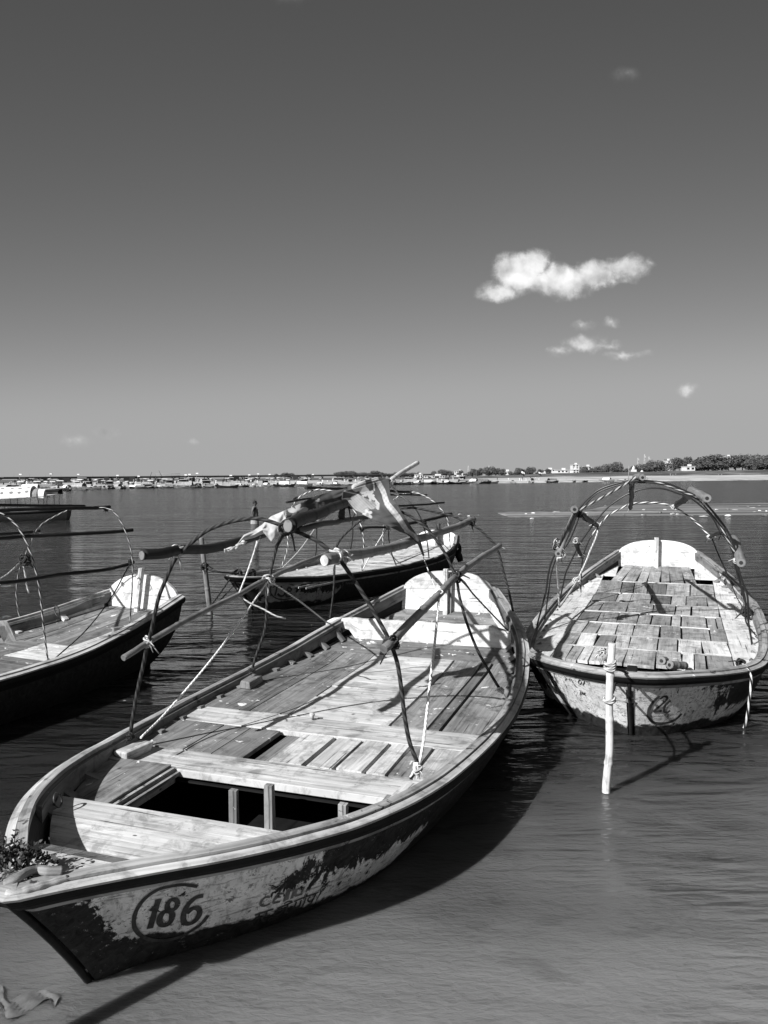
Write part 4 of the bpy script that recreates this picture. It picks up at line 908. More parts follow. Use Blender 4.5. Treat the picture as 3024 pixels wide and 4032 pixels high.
mb.grid([[bearing(px, shore(px)+e, hgt(px, shore(px)+e) if e > 0 else (-.4 if e < 0 else 0)) for e in ex[:9]] for px in cols])
tag(mb.build('sand_bank', 'sand'), 'pale sandy river bank along the far shore', None, None, 'structure')
mb = MB(); mb.grid([[bearing(px, shore(px)+e, hgt(px, shore(px)+e)-(0.0 if e > 70 else .0)) for e in ex[8:]] for px in cols])
tag(mb.build('ground', 'far_ground'), 'low scrubby ground reaching to the horizon', None, None, 'structure')
mb = MB(); mb.grid([[(x_*1.0, y_, z_) for y_, z_ in ((1.6, -.12), (1.0, .1), (.2, .35), (-2, .55), (-14, .9))] for x_ in range(-14, 15, 2)])
tag(mb.build('near_bank', 'sand'), 'sandy near bank at the water edge', None, None, 'structure')
# sandbar in mid-river
top = [(1960, 2019), (2000, 2015), (2120, 2014), (2247, 2014), (2330, 2004), (2383, 1991), (2617, 1984), (3024, 1979), (3500, 1976)]
bot = [(1960, 2022), (2000, 2036), (2120, 2038), (2247, 2036), (2330, 2031), (2383, 2031), (2617, 2034), (3024, 2031), (3500, 2030)]
mb = MB(); P = []
for i in range(len(top)-1):
    for k in range(6):
        t = k/6; a_ = Vector(top[i]).lerp(Vector(top[i+1]), t); c_ = Vector(bot[i]).lerp(Vector(bot[i+1]), t)
        a_.y += 1.6*mnoise.noise(Vector((a_.x*.02, 0, 0))); c_.y += 2.2*mnoise.noise(Vector((a_.x*.018, 5, 0)))
        wa = at_z(a_.x, a_.y); wc = at_z(c_.x, c_.y)
        P.append([wa.lerp(wc, q/10)+Vector((0, 0, -.01+.05*math.sin(math.pi*q/10)**.5 - .035*(1 if q in (5,) else 0)+.012*mnoise.noise(Vector((a_.x*.03, q, 1))))) for q in range(11)])
mb.grid(P); tag(mb.build('sandbar', 'wet_sand'), 'low wet sandbar lying in mid river', None, None, 'structure')

plain('rag_grey', .11, .6, .3, 20)
# ------------------------------------------------------------------ litter on the sandbar
def crumple(name, r, mat, seed, flat=.45):
    rnd = random.Random(seed); bm = bmesh.new(); bmesh.ops.create_icosphere(bm, subdivisions=2, radius=1)
    for v in bm.verts:
        k = .65+.5*rnd.random(); v.co = Vector((v.co.x*r*k*1.5, v.co.y*r*k, max(-.15, v.co.z)*r*k*flat*1.6))
    me = bpy.data.meshes.new(name); bm.to_mesh(me); bm.free(); me.materials.append(MAT[mat]); o = bpy.data.objects.new(name, me); return link(o)
protos = [crumple('plastic_bag', .13, 'white_cloth', 1), crumple('plastic_bag', .10, 'rag_grey', 2, .8), crumple('plastic_bag', .16, 'leaf_pale', 3)]
lit = C(2050, 1850, 3.318, (70, 575), (440, 593), (855, 595), (150, 640), (1115, 470), (1610, 525), (1590, 590), (1350, 585)) + C(2524, 1850, 3.318, (35, 525), (315, 522), (250, 565), (410, 580), (475, 580), (670, 600), (815, 612), (985, 522), (1130, 522), (1225, 525), (1140, 600), (1400, 482), (1545, 470), (1545, 535), (1255, 480), (1465, 498), (1640, 540), (1620, 597), (1480, 550), (860, 517), (55, 592)) + [(1812, 2026), (1845, 2032), (1885, 2029), (2190, 2017), (2100, 2021), (2440, 2005), (2310, 2020)]
used_p = set()
WH = ['left', 'middle', 'right']
for i, (px, py) in enumerate(lit):
    k = i % 3; o = protos[k]
    if k in used_p: o = protos[k].copy(); link(o)
    used_p.add(k)
    p = at_z(px, py, .03); o.location = p; o.rotation_euler = (0, 0, random.uniform(0, 6)); sc_ = random.uniform(.45, 1.05); o.scale = (sc_, sc_, sc_*random.uniform(.5, 1))
    tag(o, 'small scrap of pale litter lying on the wet mid-river sandbar', 'plastic scrap', 'scraps of litter on the sandbar')

# ------------------------------------------------------------------ stakes
def stake(label, pts, Y, r, mat, group, yoff=0, base=-.3):
    root = empty('mooring_stake', at_y(pts[-1][0], pts[-1][1], Y)*1); root.location.z = 0; tag(root, label, 'stake', group)
    P = [at_y(px, py, Y)-root.location for px, py in pts]; P = P+[P[-1]+Vector(((P[-1]-P[-2]).x*.2, 0, base))]
    bamboo_mesh(smooth_pts(P, .012), r*.92, r*1.06, mat, 'bamboo', root, .31, 14, .004); return root
st = stake('thick pale bamboo stake standing in the water before the boat with number 20', [(2409, 2533), (2405, 2600), (2401, 2690), (2399, 2763), (2401, 2850), (2402, 2956), (2394, 3040), (2388, 3120)], 5.216, .0275, 'bamboo_dry', 'bamboo mooring stakes')
for px, py, r_, m_ in ((2402, 2612, .036, 'rope_pale'), (2401, 2632, .036, 'rope_pale'), (2399, 2757, .038, 'rope_pale'), (2372, 2568, .028, 'rope_pale')):
    p = at_y(px, py, 5.21)-st.location; mb = MB()
    if px == 2372:
        lashing(p, .03, m_, st, 3, True, 'rope_tail'); continue
    for q in range(2):
        mb.tube([p+Vector((math.cos(t)*r_, math.sin(t)*r_, .012*q+.008*math.sin(t+q))) for t in [i/18*6.283 for i in range(19)]], .0085, 6)
    mb.build('rope_wrap', m_, st)
st2 = stake('tall bamboo stake standing in open water left of the slender boat', [(793, 2117), (800, 2180), (808, 2250), (818, 2340), (828, 2420)], 12.31, .042, 'bamboo_mid', 'bamboo mooring stakes')
lashing(at_y(808, 2232, 12.3)-st2.location, .07, 'rope_dark', st2)
def rope3(name, pts, r, mat, label, group=None):
    mb = MB(); mb.tube(smooth_pts(pts, .03), r, 6); return tag(mb.build(name, mat), label, 'rope', group)
w_ = lambda bt, px, py, y: bt.M @ bt.lp(px, py, y)
rope3('mooring_rope', [at_y(2402, 2640, 5.2), at_y(2425, 2635, 5.5), w_(B, 2450, 2640, -.05), w_(B, 2472, 2652, .0)], .012, 'rope_dark', 'short dark rope tying the boat with number 20 to its pale stake', 'mooring ropes')
rope3('mooring_rope', [at_y(2398, 2757, 5.22), at_y(2415, 2720, 5.5), w_(B, 2425, 2690, .05), w_(B, 2455, 2672, .03)], .010, 'rope_dark', 'thin lower rope looping up from the collar of the pale stake', 'mooring ropes')
rope3('mooring_rope', [at_y(808, 2238, 12.3), at_y(850, 2250, 12.2), w_(D, 906, 2256, .05), w_(D, 930, 2258, .2)], .016, 'rope_dark', 'dark rope stretched between the open water stake and the slender boat bow', 'mooring ropes')
rope3('mooring_rope', [at_y(826, 2390, 12.3), at_y(870, 2330, 12.2), w_(D, 906, 2278, .0)], .014, 'rope_dark', 'slanting dark rope from the foot of the open water stake up to the bow', 'mooring ropes')
rope3('mooring_rope', [at_y(829, 2408, 12.3), at_y(880, 2350, 12.5), w_(D, 925, 2300, .2)], .010, 'rope_dark', 'thinner slanting rope behind the one at the foot of the open water stake', 'mooring ropes')
# pole that holds the nearest boat off the bank
a_ = A.M @ Vector((-.02, -.02, .56)); mb = MB(); 
o = bamboo_mesh(smooth_pts([a_, a_+Vector((-.6, -.62, -.03)), a_+Vector((-1.5, -1.5, -.2))], .03), .045, .05, 'bamboo_mid', 'mooring_pole', None); tag(o, 'bamboo pole running from the tip of the nearest bow to the bank', 'pole')

# ------------------------------------------------------------------ things on the near bow
root = tag(empty('withered_garland', A.M @ Vector((-.12, .12, .60))), 'heap of dark withered leaves and garland on the tip of the nearest bow', 'dried leaves')
def leaves(c, R_, n, size, flat=.6):
    mb = MB()
    for i in range(n):
        d = Vector((random.gauss(0, .5), random.gauss(0, .5), abs(random.gauss(0, .5))*flat))*R_
        a = Vector((random.uniform(-1, 1), random.uniform(-1, 1), random.uniform(-1, 1))).normalized()*size*random.uniform(.5, 1.4); b = a.orthogonal().normalized()*size*random.uniform(.3, .7)
        p = c+d; mb.grid([[p-a, p-a*.2+b*.2], [p-a*.4-b, p+b*.3+Vector((0, 0, size*.3))], [p+a*.5-b*.7, p+a*.4+b], [p+a, p+a*1.05]])
    return mb
cc = A.M.inverted() @ root.location
def place(px, py, z): return (A.M @ A.lz(px, py, z))-root.location
leaves(place(35, 3400, .63), .10, 560, .013, .8).build('dark_leaves', 'leaf_dark', root)
leaves(place(85, 3420, .60), .08, 380, .013, .5).build('dark_leaves', 'leaf_dark', root)
leaves(place(150, 3405, .60), .05, 140, .013, .5).build('dark_leaves', 'leaf_dark', root)
leaves(place(60, 3450, .62), .09, 70, .014).build('pale_leaves', 'leaf_pale', root)
leaves(place(150, 3420, .61), .05, 36, .018).build('pale_leaves', 'leaf_pale', root)
mb = MB(); P = [A.lz(18, 3480, .65), A.lz(60, 3462, .66), A.lz(110, 3432, .66), A.lz(150, 3425, .65), A.lz(190, 3430, .65), A.lz(245, 3430, .64)]
mb.tube(smooth_pts(P, .008), [.023+.006*mnoise.noise(Vector((i*.11, 3, 0))) - .012*abs(i/80-.5) for i in range(len(smooth_pts(P, .008)))], 9)
o = mb.build('driftwood', 'log_wood', A.root); o.parent = None; o.matrix_world = A.M; tag(o, 'pale bent piece of wood lying on the nearest bow beside the leaves', 'wood')
mb = MB(); P = smooth_pts([A.lz(25, 3522, .63), A.lz(80, 3512, .635), A.lz(160, 3490, .63), A.lz(265, 3460, .62)], .01); mb.tube(P, [.016+.006*mnoise.noise(Vector((i*.3, 0, 0))) for i in range(len(P))], 7)
o = mb.build('weathered_batten', 'light_rail', None); o.matrix_world = A.M; tag(o, 'thin weathered batten along the edge of the nearest bow, in front of the leaves', 'wood')
# sunken rag in the shallows
mb = MB(); n = 18; P = []
c0 = at_z(60, 3945, .002)
for i in range(n+1):
    row = []
    for j in range(9):
        x_ = (i/n-.5)*.36; y_ = (j/8-.5)*.11*(1+.6*math.sin(i*.7))
        row.append(c0+Vector((x_, y_+.03*math.sin(i*.5), .007*math.sin(i*1.3+j)+.003)))
    P.append(row)
mb.grid(P); tag(mb.build('drowned_rag', 'rag_grey'), 'pale rag floating in the shallows below the nearest bow', 'rag')

# ------------------------------------------------------------------ the floral cloth on the hoops
m, n_, bs = new_mat('floral_cloth'); at = n_.add('ShaderNodeAttribute', attribute_name='pattern'); n_.l.new(at.outputs['Fac'], bs.inputs['Base Color'])
wv = n_.noise(n_.add('ShaderNodeTexCoord').outputs['Object'], 400, 2); bs.inputs['Roughness'].default_value = .85; spec(bs, .2); bump(n_, bs, wv, .001, .4)
def seg_d(p, a, b):
    ax, ay = b[0]-a[0], b[1]-a[1]; t = max(0, min(1, ((p[0]-a[0])*ax+(p[1]-a[1])*ay)/(ax*ax+ay*ay+1e-9)))
    return math.hypot(p[0]-a[0]-t*ax, p[1]-a[1]-t*ay), t
def petal(p, c, R_, n, rot, inner=.25, sharp=.9):
    dx, dy = p[0]-c[0], p[1]-c[1]; r = math.hypot(dx, dy); a = math.atan2(dy, dx)+rot
    return r < R_*(inner+(1-inner)*abs(math.cos(a*n/2))**sharp)
def pattern(p):
    v = pattern0(p); return v if v < .2 else v*.66
def pattern0(p):
    x, y = p; base = .075+.04*mnoise.noise(Vector((x*.03, y*.03, 0)))
    if petal(p, (1172, 2016), 42, 5, .3): return .78 if math.hypot(x-1172, y-2016) > 5 else .4
    if petal(p, (1262, 2008), 34, 6, .1, .45): return .45+.2*math.sin(x*.5)
    if petal(p, (1447, 2027), 21, 5, .6, .4): return .75 if math.hypot(x-1447, y-2027) > 6 else .35
    if petal(p, (1245, 1958), 20, 3, 1.0): return .6
    if petal(p, (1418, 1917), 34, 3, 1.2, .5): return .7
    if petal(p, (1450, 1945), 22, 4, .4, .2): return .7
    if petal(p, (1463, 1962), 16, 4, .9, .2): return .7
    for a, b, w in (((1396, 1962), (1466, 1992), 15), ((1378, 1985), (1440, 2012), 14)):
        d, t = seg_d(p, a, b)
        if d < w: return .42+.16*(1 if (int(x*.16+y*.03)+int(y*.2)) % 2 else -1)*.6
    for a, b, w in (((1356, 1934), (1400, 1945), 2.2), ((1400, 1945), (1432, 1965), 2.2), ((1425, 1950), (1437, 1975), 2), ((1433, 1915), (1491, 1985), 3), ((1466, 1885), (1473, 1932), 3), ((1491, 1985), (1488, 2005), 4), ((1480, 1975), (1484, 2002), 4)):
        if seg_d(p, a, b)[0] < w: return .7
    for a, b in (((1478, 1884), (1508, 1935)), ((1508, 1935), (1525, 1985)), ((1525, 1985), (1567, 2035)), ((1567, 2035), (1600, 2085)), ((1600, 2085), (1640, 2120))):
        d, t = seg_d((x-0, y), a, b)
        if d < 10: return .62+.14*math.sin(x*.35)*math.sin(y*.3)
    return base
def arclen(L):
    t = [0]
    for i in range(1, len(L)): t.append(t[-1]+math.hypot(L[i][0]-L[i-1][0], L[i][1]-L[i-1][1]))
    return [q/t[-1] for q in t]
def along(L, T_, u_):
    for i in range(len(L)-1):
        if u_ <= T_[i+1] or i == len(L)-2:
            k = (u_-T_[i])/(T_[i+1]-T_[i]+1e-9); return [lerp(L[i][q], L[i+1][q], k) for q in range(3)]
def cloth(name, top, bot, ni, nj, fold, bulge, parent, colf, thick=.006, double=0.0, fr=3.0, ph=0.0):
    tt, tb = arclen(top), arclen(bot); P = []; cols_ = []
    for i in range(ni+1):
        row = []
        a = along(top, tt, i/ni); b = along(bot, tb, i/ni)
        for j in range(nj+1):
            q = [lerp(a[k], b[k], j/nj) for k in range(3)]
            p = A.lp(q[0], q[1], q[2]); d = (A.Mi @ EYE-p).normalized()
            f = fold*math.sin(i/ni*fr*6.283+ph+1.2*math.sin(j/nj*3))*math.sin(math.pi*min(1, j/nj*1.2+.08))*.6 + fold*.6*mnoise.noise(Vector((i/ni*7, j/nj*4, ph)))
            row.append(p+d*(f+bulge*math.sin(math.pi*j/nj))); cols_.append(colf((q[0], q[1])))
        P.append(row)
    mb = MB(); mb.grid(P)
    if double:
        P2 = [[P[i][j]-(A.Mi @ EYE-P[i][j]).normalized()*(bulge*math.sin(math.pi*j/nj)*(1+double)+.004) for j in range(nj, -1, -1)] for i in range(ni+1)]
        mb.grid(P2)
        for i in range(ni+1):
            for j in range(nj, -1, -1): cols_.append(cols_[i*(nj+1)+j])
    o = mb.build(name, 'floral_cloth', parent)
    at = o.data.color_attributes.new('pattern', 'FLOAT_COLOR', 'POINT')
    for i, c in enumerate(cols_): at.data[i].color = (c, c, c, 1)
    if not double:
        sm = o.modifiers.new('thickness', 'SOLIDIFY'); sm.thickness = thick
    return o
clr = empty('draped_cloth', (A.X, A.Y, 0), -A.h); tag(clr, 'dark cloth printed with pale flowers, draped over the ridge pole of the nearest boat', 'cloth')
bandcol = lambda p: .40+.16*mnoise.noise(Vector((p[0]*.06, p[1]*.06, 2)))
cloth('bundle', [(935, 2140, 2.8), (960, 2106, 2.9), (1000, 2088, 3.0), (1031, 2066, 3.05), (1067, 2033, 3.1), (1118, 2011, 3.15), (1161, 1993, 3.3), (1233, 1957, 3.6), (1302, 1935, 3.9), (1356, 1925, 4.0), (1392, 1906, 4.1), (1429, 1892, 4.25), (1487, 1878, 4.5), (1528, 1884, 4.7)],
      [(930, 2150, 2.8), (958, 2128, 2.9), (1000, 2118, 3.0), (1031, 2104, 3.05), (1075, 2100, 3.1), (1139, 2090, 3.15), (1180, 2075, 3.3), (1245, 2045, 3.6), (1302, 2010, 3.9), (1356, 1962, 4.0), (1395, 1935, 4.1), (1435, 1915, 4.25), (1490, 1898, 4.5), (1535, 1898, 4.7)],
      190, 34, .03, .07, clr, lambda p: bandcol(p) if p[0] < 1128-(p[1]-2011)*.1 else pattern(p), double=1.0, fr=5)
cloth('hanging_fold', [(1352, 1932, 4.2), (1392, 1906, 4.5), (1429, 1892, 4.9), (1487, 1879, 5.5), (1531, 1885, 6.0)], [(1663, 2183, 5.0), (1664, 2184, 5.0), (1665, 2184, 5.0), (1666, 2184, 5.0), (1667, 2184, 5.0)], 4, 4, 0, 0, clr, pattern).hide_render = False
bpy.data.objects.remove(clr.children[-1])
# the flap is bounded left and right by its real edges
Lf = [(1350, 1935, 3.85), (1345, 1965, 3.85), (1368, 1985, 3.85), (1397, 2011, 3.85), (1444, 2033, 3.85), (1487, 2053, 3.88), (1538, 2076, 3.9), (1603, 2105, 4.1), (1646, 2142, 4.3), (1666, 2188, 4.4)]
Rg = [(1531, 1885, 4.4), (1534, 1920, 4.3), (1538, 1953, 4.1), (1560, 1984, 3.97), (1581, 2015, 3.95), (1600, 2044, 3.98), (1618, 2073, 4.05), (1636, 2100, 4.15), (1655, 2135, 4.3), (1669, 2188, 4.4)]
cloth('hanging_fold', Lf, Rg, 130, 100, .05, 0, clr, pattern, fr=.6, ph=1.0)
cloth('pale_border', [(1031, 2066, 3.0), (1067, 2033, 3.0), (1118, 2011, 3.0), (1126, 2040, 3.0)], [(1036, 2096, 2.98), (1069, 2134, 2.98), (1108, 2098, 3.0), (1143, 2084, 3.0)], 40, 20, .025, .03, clr, bandcol, fr=2)
cloth('tail', [(1356, 1990, 4.0), (1358, 2012, 4.0), (1358, 2046, 4.0)], [(1340, 2000, 3.98), (1333, 2020, 3.98), (1330, 2040, 3.98)], 12, 6, .015, 0, clr, lambda p: .05)
cloth('tail', [(958, 2128, 2.75), (925, 2150, 2.7), (882, 2165, 2.65)], [(975, 2132, 2.75), (930, 2163, 2.7), (884, 2176, 2.65)], 24, 6, .03, .01, clr, bandcol)
cloth('tail', [(1212, 2052, 3.4), (1260, 2040, 3.5), (1330, 1995, 3.9)], [(1220, 2066, 3.4), (1262, 2052, 3.5), (1335, 2002, 3.9)], 24, 4, .01, .0, clr, bandcol)

# ------------------------------------------------------------------ man standing in the river
mp = at_z(1003, 2062); mr_ = empty('person', mp); tag(mr_, 'bare-chested dark-haired person in a light waistcloth standing thigh-deep in the river, seen from the side', 'person')
def skin(name, V_, E_, rad, mat, parent, sub=2):
    me = bpy.data.meshes.new(name); me.from_pydata([Vector(v) for v in V_], E_, []); o = bpy.data.objects.new(name, me); link(o, parent); me.materials.append(MAT[mat])
    md = o.modifiers.new('skin', 'SKIN'); md.use_smooth_shade = True
    for i, r_ in enumerate(rad): me.skin_vertices[0].data[i].radius = (r_ if isinstance(r_, tuple) else (r_, r_))
    me.skin_vertices[0].data[0].use_root = True
    ss_ = o.modifiers.new('sub', 'SUBSURF'); ss_.levels = sub; ss_.render_levels = sub; return o
V_ = [(0, 0, .22), (.03, 0, .36), (.02, 0, .52), (0, 0, .66), (-.01, 0, .78), (.01, 0, .86), (.025, 0, .92), (.03, 0, .98),
      (-.03, -.19, .76), (-.08, -.23, .56), (-.03, -.23, .36), (.0, -.22, .24), (-.01, .15, .76), (-.03, .19, .56), (.06, .16, .36), (.10, .15, .27),
      (0, -.08, .05), (.02, -.08, -.3), (0, .08, .05), (.04, .08, -.3)]
E_ = [(0, 1), (1, 2), (2, 3), (3, 4), (4, 5), (5, 6), (6, 7), (4, 8), (8, 9), (9, 10), (10, 11), (4, 12), (12, 13), (13, 14), (14, 15), (0, 16), (16, 17), (0, 18), (18, 19)]
rd = [(.15, .17), (.19, .18), (.15, .17), (.14, .19), (.11, .16), .065, (.07, .065), (.06, .06), .05, .042, .032, .03, .05, .042, .032, .03, .08, .06, .08, .06]
skin('body', V_, E_, rd, 'skin', mr_)
def ellipsoid(c, r, t0=0.0, t1=math.pi, tilt=0.0, n=14):
    mb = MB(); P = []
    for i in range(n+1):
        t = lerp(t0, t1, i/n); row = []
        for k in range(21):
            f = k/20*2*math.pi; v = Vector((math.sin(t)*math.cos(f)*r[0], math.sin(t)*math.sin(f)*r[1], math.cos(t)*r[2]))
            v.rotate(Matrix.Rotation(tilt, 3, 'Y')); row.append(Vector(c)+v)
        P.append(row)
    return mb.grid(P)
ellipsoid((.03, 0, 1.00), (.095, .08, .125)).build('head', 'skin', mr_)
ellipsoid((.018, 0, 1.025), (.105, .09, .115), 0, 1.75, -.45).build('hair', 'hair', mr_)
ellipsoid((.125, 0, .985), (.022, .016, .024)).build('nose', 'skin', mr_)
for sy_ in (-1, 1): ellipsoid((.02, sy_*.08, .99), (.02, .012, .03)).build('ear', 'skin', mr_)
mb = MB(); P = []
for i in range(9):
    z_ = lerp(.25, -.02, i/8); P.append([Vector((math.cos(t)*(.185+.02*i/8+.012*math.sin(t*7)), math.sin(t)*(.165+.02*i/8), z_)) for t in [k/28*6.283 for k in range(29)]])
mb.grid(P); mb.build('waistcloth', 'leaf_pale', mr_)

# ------------------------------------------------------------------ canopied boat far left
E = Boat('dark rowing boat at far left carrying a dotted white canopy', -24.55, 40.2, 79.3, 7.5, [.28, .42, .6, .74, .84, .8, .7, .5], [.85, .6, .5, .52, .62], 0, .5, .1, .35, .1)
E.hull('hull_paint_far', 30, 8); E.rails(light='dark_rail', cap='rail_wood', strake='dark_rail')
fl_ = MB(); y_ = .6
while y_ < 7.3: E.shaped(fl_, -9, 9, y_, min(7.35, y_+.3), 'x', n=3); y_ += .3
fl_.build('deck_planks', 'deck_wood', E.root)
m, n_, bs = new_mat('dotted_cloth'); uv = n_.add('ShaderNodeUVMap').outputs[0]; vo = n_.add('ShaderNodeTexVoronoi'); n_.l.new(uv, vo.inputs['Vector']); vo.inputs['Scale'].default_value = 2.6; vo.inputs['Randomness'].default_value = .25
n_.set(bs.inputs['Base Color'], n_.mix(n_.ss(vo.outputs['Distance'], .24, .27), .2, .8)); bs.inputs['Roughness'].default_value = .8
def arch_cloth(s0, s1, w_, zt0, zt1, zb0, zb1, mat, name):
    mb = MB(); P = []; 
    for i in range(25):
        y_ = lerp(s0, s1, i/24); zt = lerp(zt0, zt1, i/24)+.03*mnoise.noise(Vector((y_*2, 0, 0))); zb = lerp(zb0, zb1, i/24)
        P.append([Vector((-w_*math.cos(t)*(1+.03*math.sin(y_*9)), y_, zb+(zt-zb)*math.sin(t)**.7)) for t in [k/16*math.pi for k in range(17)]])
    mb.grid(P, lambda i, j: (i*.2, j*.14)); return mb.build(name, mat, E.root)
arch_cloth(.5, 5.7, .8, 1.72, 1.86, 1.05, 1.28, 'dotted_cloth', 'canopy')
arch_cloth(5.7, 6.0, .74, 1.74, 1.72, 1.24, 1.28, 'leaf_pale', 'canopy_patch'); arch_cloth(6.0, 6.35, .7, 1.72, 1.7, 1.24, 1.22, 'white_cloth', 'canopy_patch'); arch_cloth(6.4, 7.05, .6, 1.66, 1.66, 1.42, 1.40, 'tar', 'canopy_flap')
mb = MB(); mb.tube([(.82, -.5, 1.0), (.82, 3, 1.12), (.82, 6.4, 1.3)], .022, 6); mb.build('canopy_pole', 'light_board', E.root)
mb = MB(); mb.tube([(.62, 6.3, 1.70), (.62, 7.6, 1.72)], .018, 6); mb.build('canopy_pole', 'light_board', E.root)
mb = MB(); mb.tube([(.62, 6.5, 1.38), (.62, 7.1, 1.42)], .018, 6); mb.build('canopy_pole', 'light_board', E.root)
for y_ in (4.0, 4.7, 5.35, 6.0, 6.55, 6.9):
    for sx_ in (-1, 1):
        mb = MB(); mb.tube([(sx_*.62, y_, .4), (sx_*.66, y_+random.uniform(-.1, .1), 1.0), (sx_*.6, y_, 1.4)], .012, 5); mb.build('canopy_post', 'bamboo_dark', E.root)

# ------------------------------------------------------------------ far shore
random.seed(101)
def zone(px):
    return 'left of the dotted canopy' if px < 0 else 'near the dotted canopy' if px < 330 else 'left of the crane booms' if px < 590 else 'under the crane booms' if px < 730 else 'left of the standing person' if px < 985 else 'right of the standing person' if px < 1250 else 'behind the draped cloth' if px < 1540 else 'right of the leaning stick' if px < 1850 else 'below the banded flags' if px < 2200 else 'left of the rope hoops'
def far_boat(kind):
    r_ = empty('moored_boat'); mb = MB(); L_ = 6.4; n = 14; P = []
    for i in range(n+1):
        t = i/n; y_ = (t-.5)*L_; b_ = .85*math.sin(math.pi*min(1, t*1.0+.04)**.8)**.6 if t < .96 else .45; b_ = max(.05, b_); z_ = .45+.45*(2*t-1)**2
        P.append([Vector((-b_*.6, y_*.86, -.1)), Vector((-b_, y_, z_)), Vector((-b_+.07, y_, z_)), Vector((-b_+.1, y_, .3)), Vector((b_-.1, y_, .3)), Vector((b_-.07, y_, z_)), Vector((b_, y_, z_)), Vector((b_*.6, y_*.86, -.1))])
    mb.grid(P, smooth=False)
    mb.build('hull', ('tar', 'rail_wood', 'inner_wood', 'tar')[kind % 4], r_)
    if kind % 4 != 3:
        mb = MB(); P = []; w_ = .75; zt = (1.55, 1.3, 1.75)[kind % 3]; s0, s1 = ((-1.6, 1.4), (-.8, 2), (-2, 2))[kind % 3]
        for i in range(7):
            y_ = lerp(s0, s1, i/6); P.append([Vector((-w_*math.cos(t), y_, .85+(zt-.85)*math.sin(t)**.8)) for t in [k/8*math.pi for k in range(9)]])
        mb.grid(P); mb.build('canopy', ('white_cloth', 'leaf_pale', 'rail_wood')[(kind*7) % 3], r_)
        for sx_ in (-1, 1):
            for y_ in (s0+.1, s1-.1): mb = MB(); mb.tube([(sx_*.72, y_, .4), (sx_*.72, y_, .95)], .03, 4); mb.build('canopy_post', 'bamboo_mid', r_)
    return r_
def stall(kind):
    r_ = empty('market_tent'); mb = MB(); w_, d_, h_ = ((1.3, 1.1, 1.9), (2.0, 1.2, 2.2), (1.0, 1.0, 1.7))[kind]; e = .35
    mb.grid([[(-w_, -d_, h_), (-w_, 0, h_+e), (-w_, d_, h_)], [(w_, -d_, h_), (w_, 0, h_+e*.8), (w_, d_, h_)]], smooth=False); mb.build('cloth_roof', ('white_cloth', 'leaf_pale', 'white_cloth')[kind], r_)
    for x_ in (-1, 1):
        for y_ in (-1, 1): mb = MB(); mb.tube([(x_*w_*.95, y_*d_*.95, -.3), (x_*w_*.95, y_*d_*.95, h_)], .05, 4); mb.build('pole', 'bamboo_mid', r_)
    mb = MB(); mb.grid([[(-w_, d_*.9, h_), (-w_, d_*.9, .2)], [(w_, d_*.9, h_), (w_, d_*.9, .3)]]); mb.build('back_cloth', ('inner_wood', 'tar', 'leaf_pale')[kind], r_)
    mb = MB(); mb.box((0, -d_*.5, .4), (w_*.8, 0, 0), (0, .3, 0), (0, 0, .4)); mb.build('counter', 'rail_wood', r_)
    return r_
def truck():
    r_ = empty('parked_vehicle'); mb = MB(); mb.box((-.5, 0, 1.35), (1.7, 0, 0), (0, 1.0, 0), (0, 0, .85)); mb.build('body', 'tar', r_, bev=.05)
    mb = MB(); mb.box((1.75, 0, 1.05), (.5, 0, 0), (0, .95, 0), (0, 0, .6)); mb.build('cab', 'inner_wood', r_, bev=.15)
    mb = MB(); mb.box((2.1, 0, 1.3), (.18, 0, 0), (0, .8, 0), (0, 0, .22)); mb.build('windscreen', 'cable', r_)
    for x_ in (-1.3, 1.6):
        for y_ in (-.95, .95): mb = MB(); mb.tube([(x_, y_-.12, .42), (x_, y_+.12, .42)], .42, 12); mb.build('wheel', 'tar', r_)
    return r_
def person_far(mat):
    r_ = empty('person'); mb = MB()
    mb.tube([(0, .02, 0), (0, .03, .45), (0, 0, .85)], [.11, .14, .17], 8); mb.tube([(0, 0, .82), (0, 0, 1.1), (0, 0, 1.35), (0, 0, 1.42)], [.17, .17, .21, .08], 8)
    for sx_ in (-1, 1): mb.tube([(sx_*.2, 0, 1.36), (sx_*.25, .02, 1.08), (sx_*.22, .08, .85)], [.05, .045, .035], 6)
    mb.build('clothes', mat, r_); mb = MB(); mb.tube([(0, 0, 1.40), (0, 0, 1.48), (0, .01, 1.57), (0, 0, 1.66)], [.055, .09, .1, .05], 8); mb.build('head', 'skin', r_); return r_
def copy_tree(o, parent=None):
    c = o.copy(); link(c); c.parent = parent
    for ch in list(o.children): copy_tree(ch, c)
    return c
class Pool:
    def __init__(s, protos): s.p = protos; s.used = [False]*len(protos)
    def get(s, k):
        k %= len(s.p)
        if not s.used[k]: s.used[k] = True; return s.p[k]
        return copy_tree(s.p[k])
bp = Pool([far_boat(k) for k in range(8)]); sp = Pool([stall(k) for k in range(3)]); tp = Pool([truck()]); pp_ = Pool([person_far('white_cloth'), person_far('tar'), person_far('leaf_pale')])
def put(o, px, dist, z=None, rz=0.0, sc_=1.0):
    p = bearing(px, dist); p.z = hgt(px, dist) if z is None else z
    o.location = p; o.rotation_euler = (0, 0, rz); o.scale = (sc_,)*3; return o
n_b = 0; px = -60
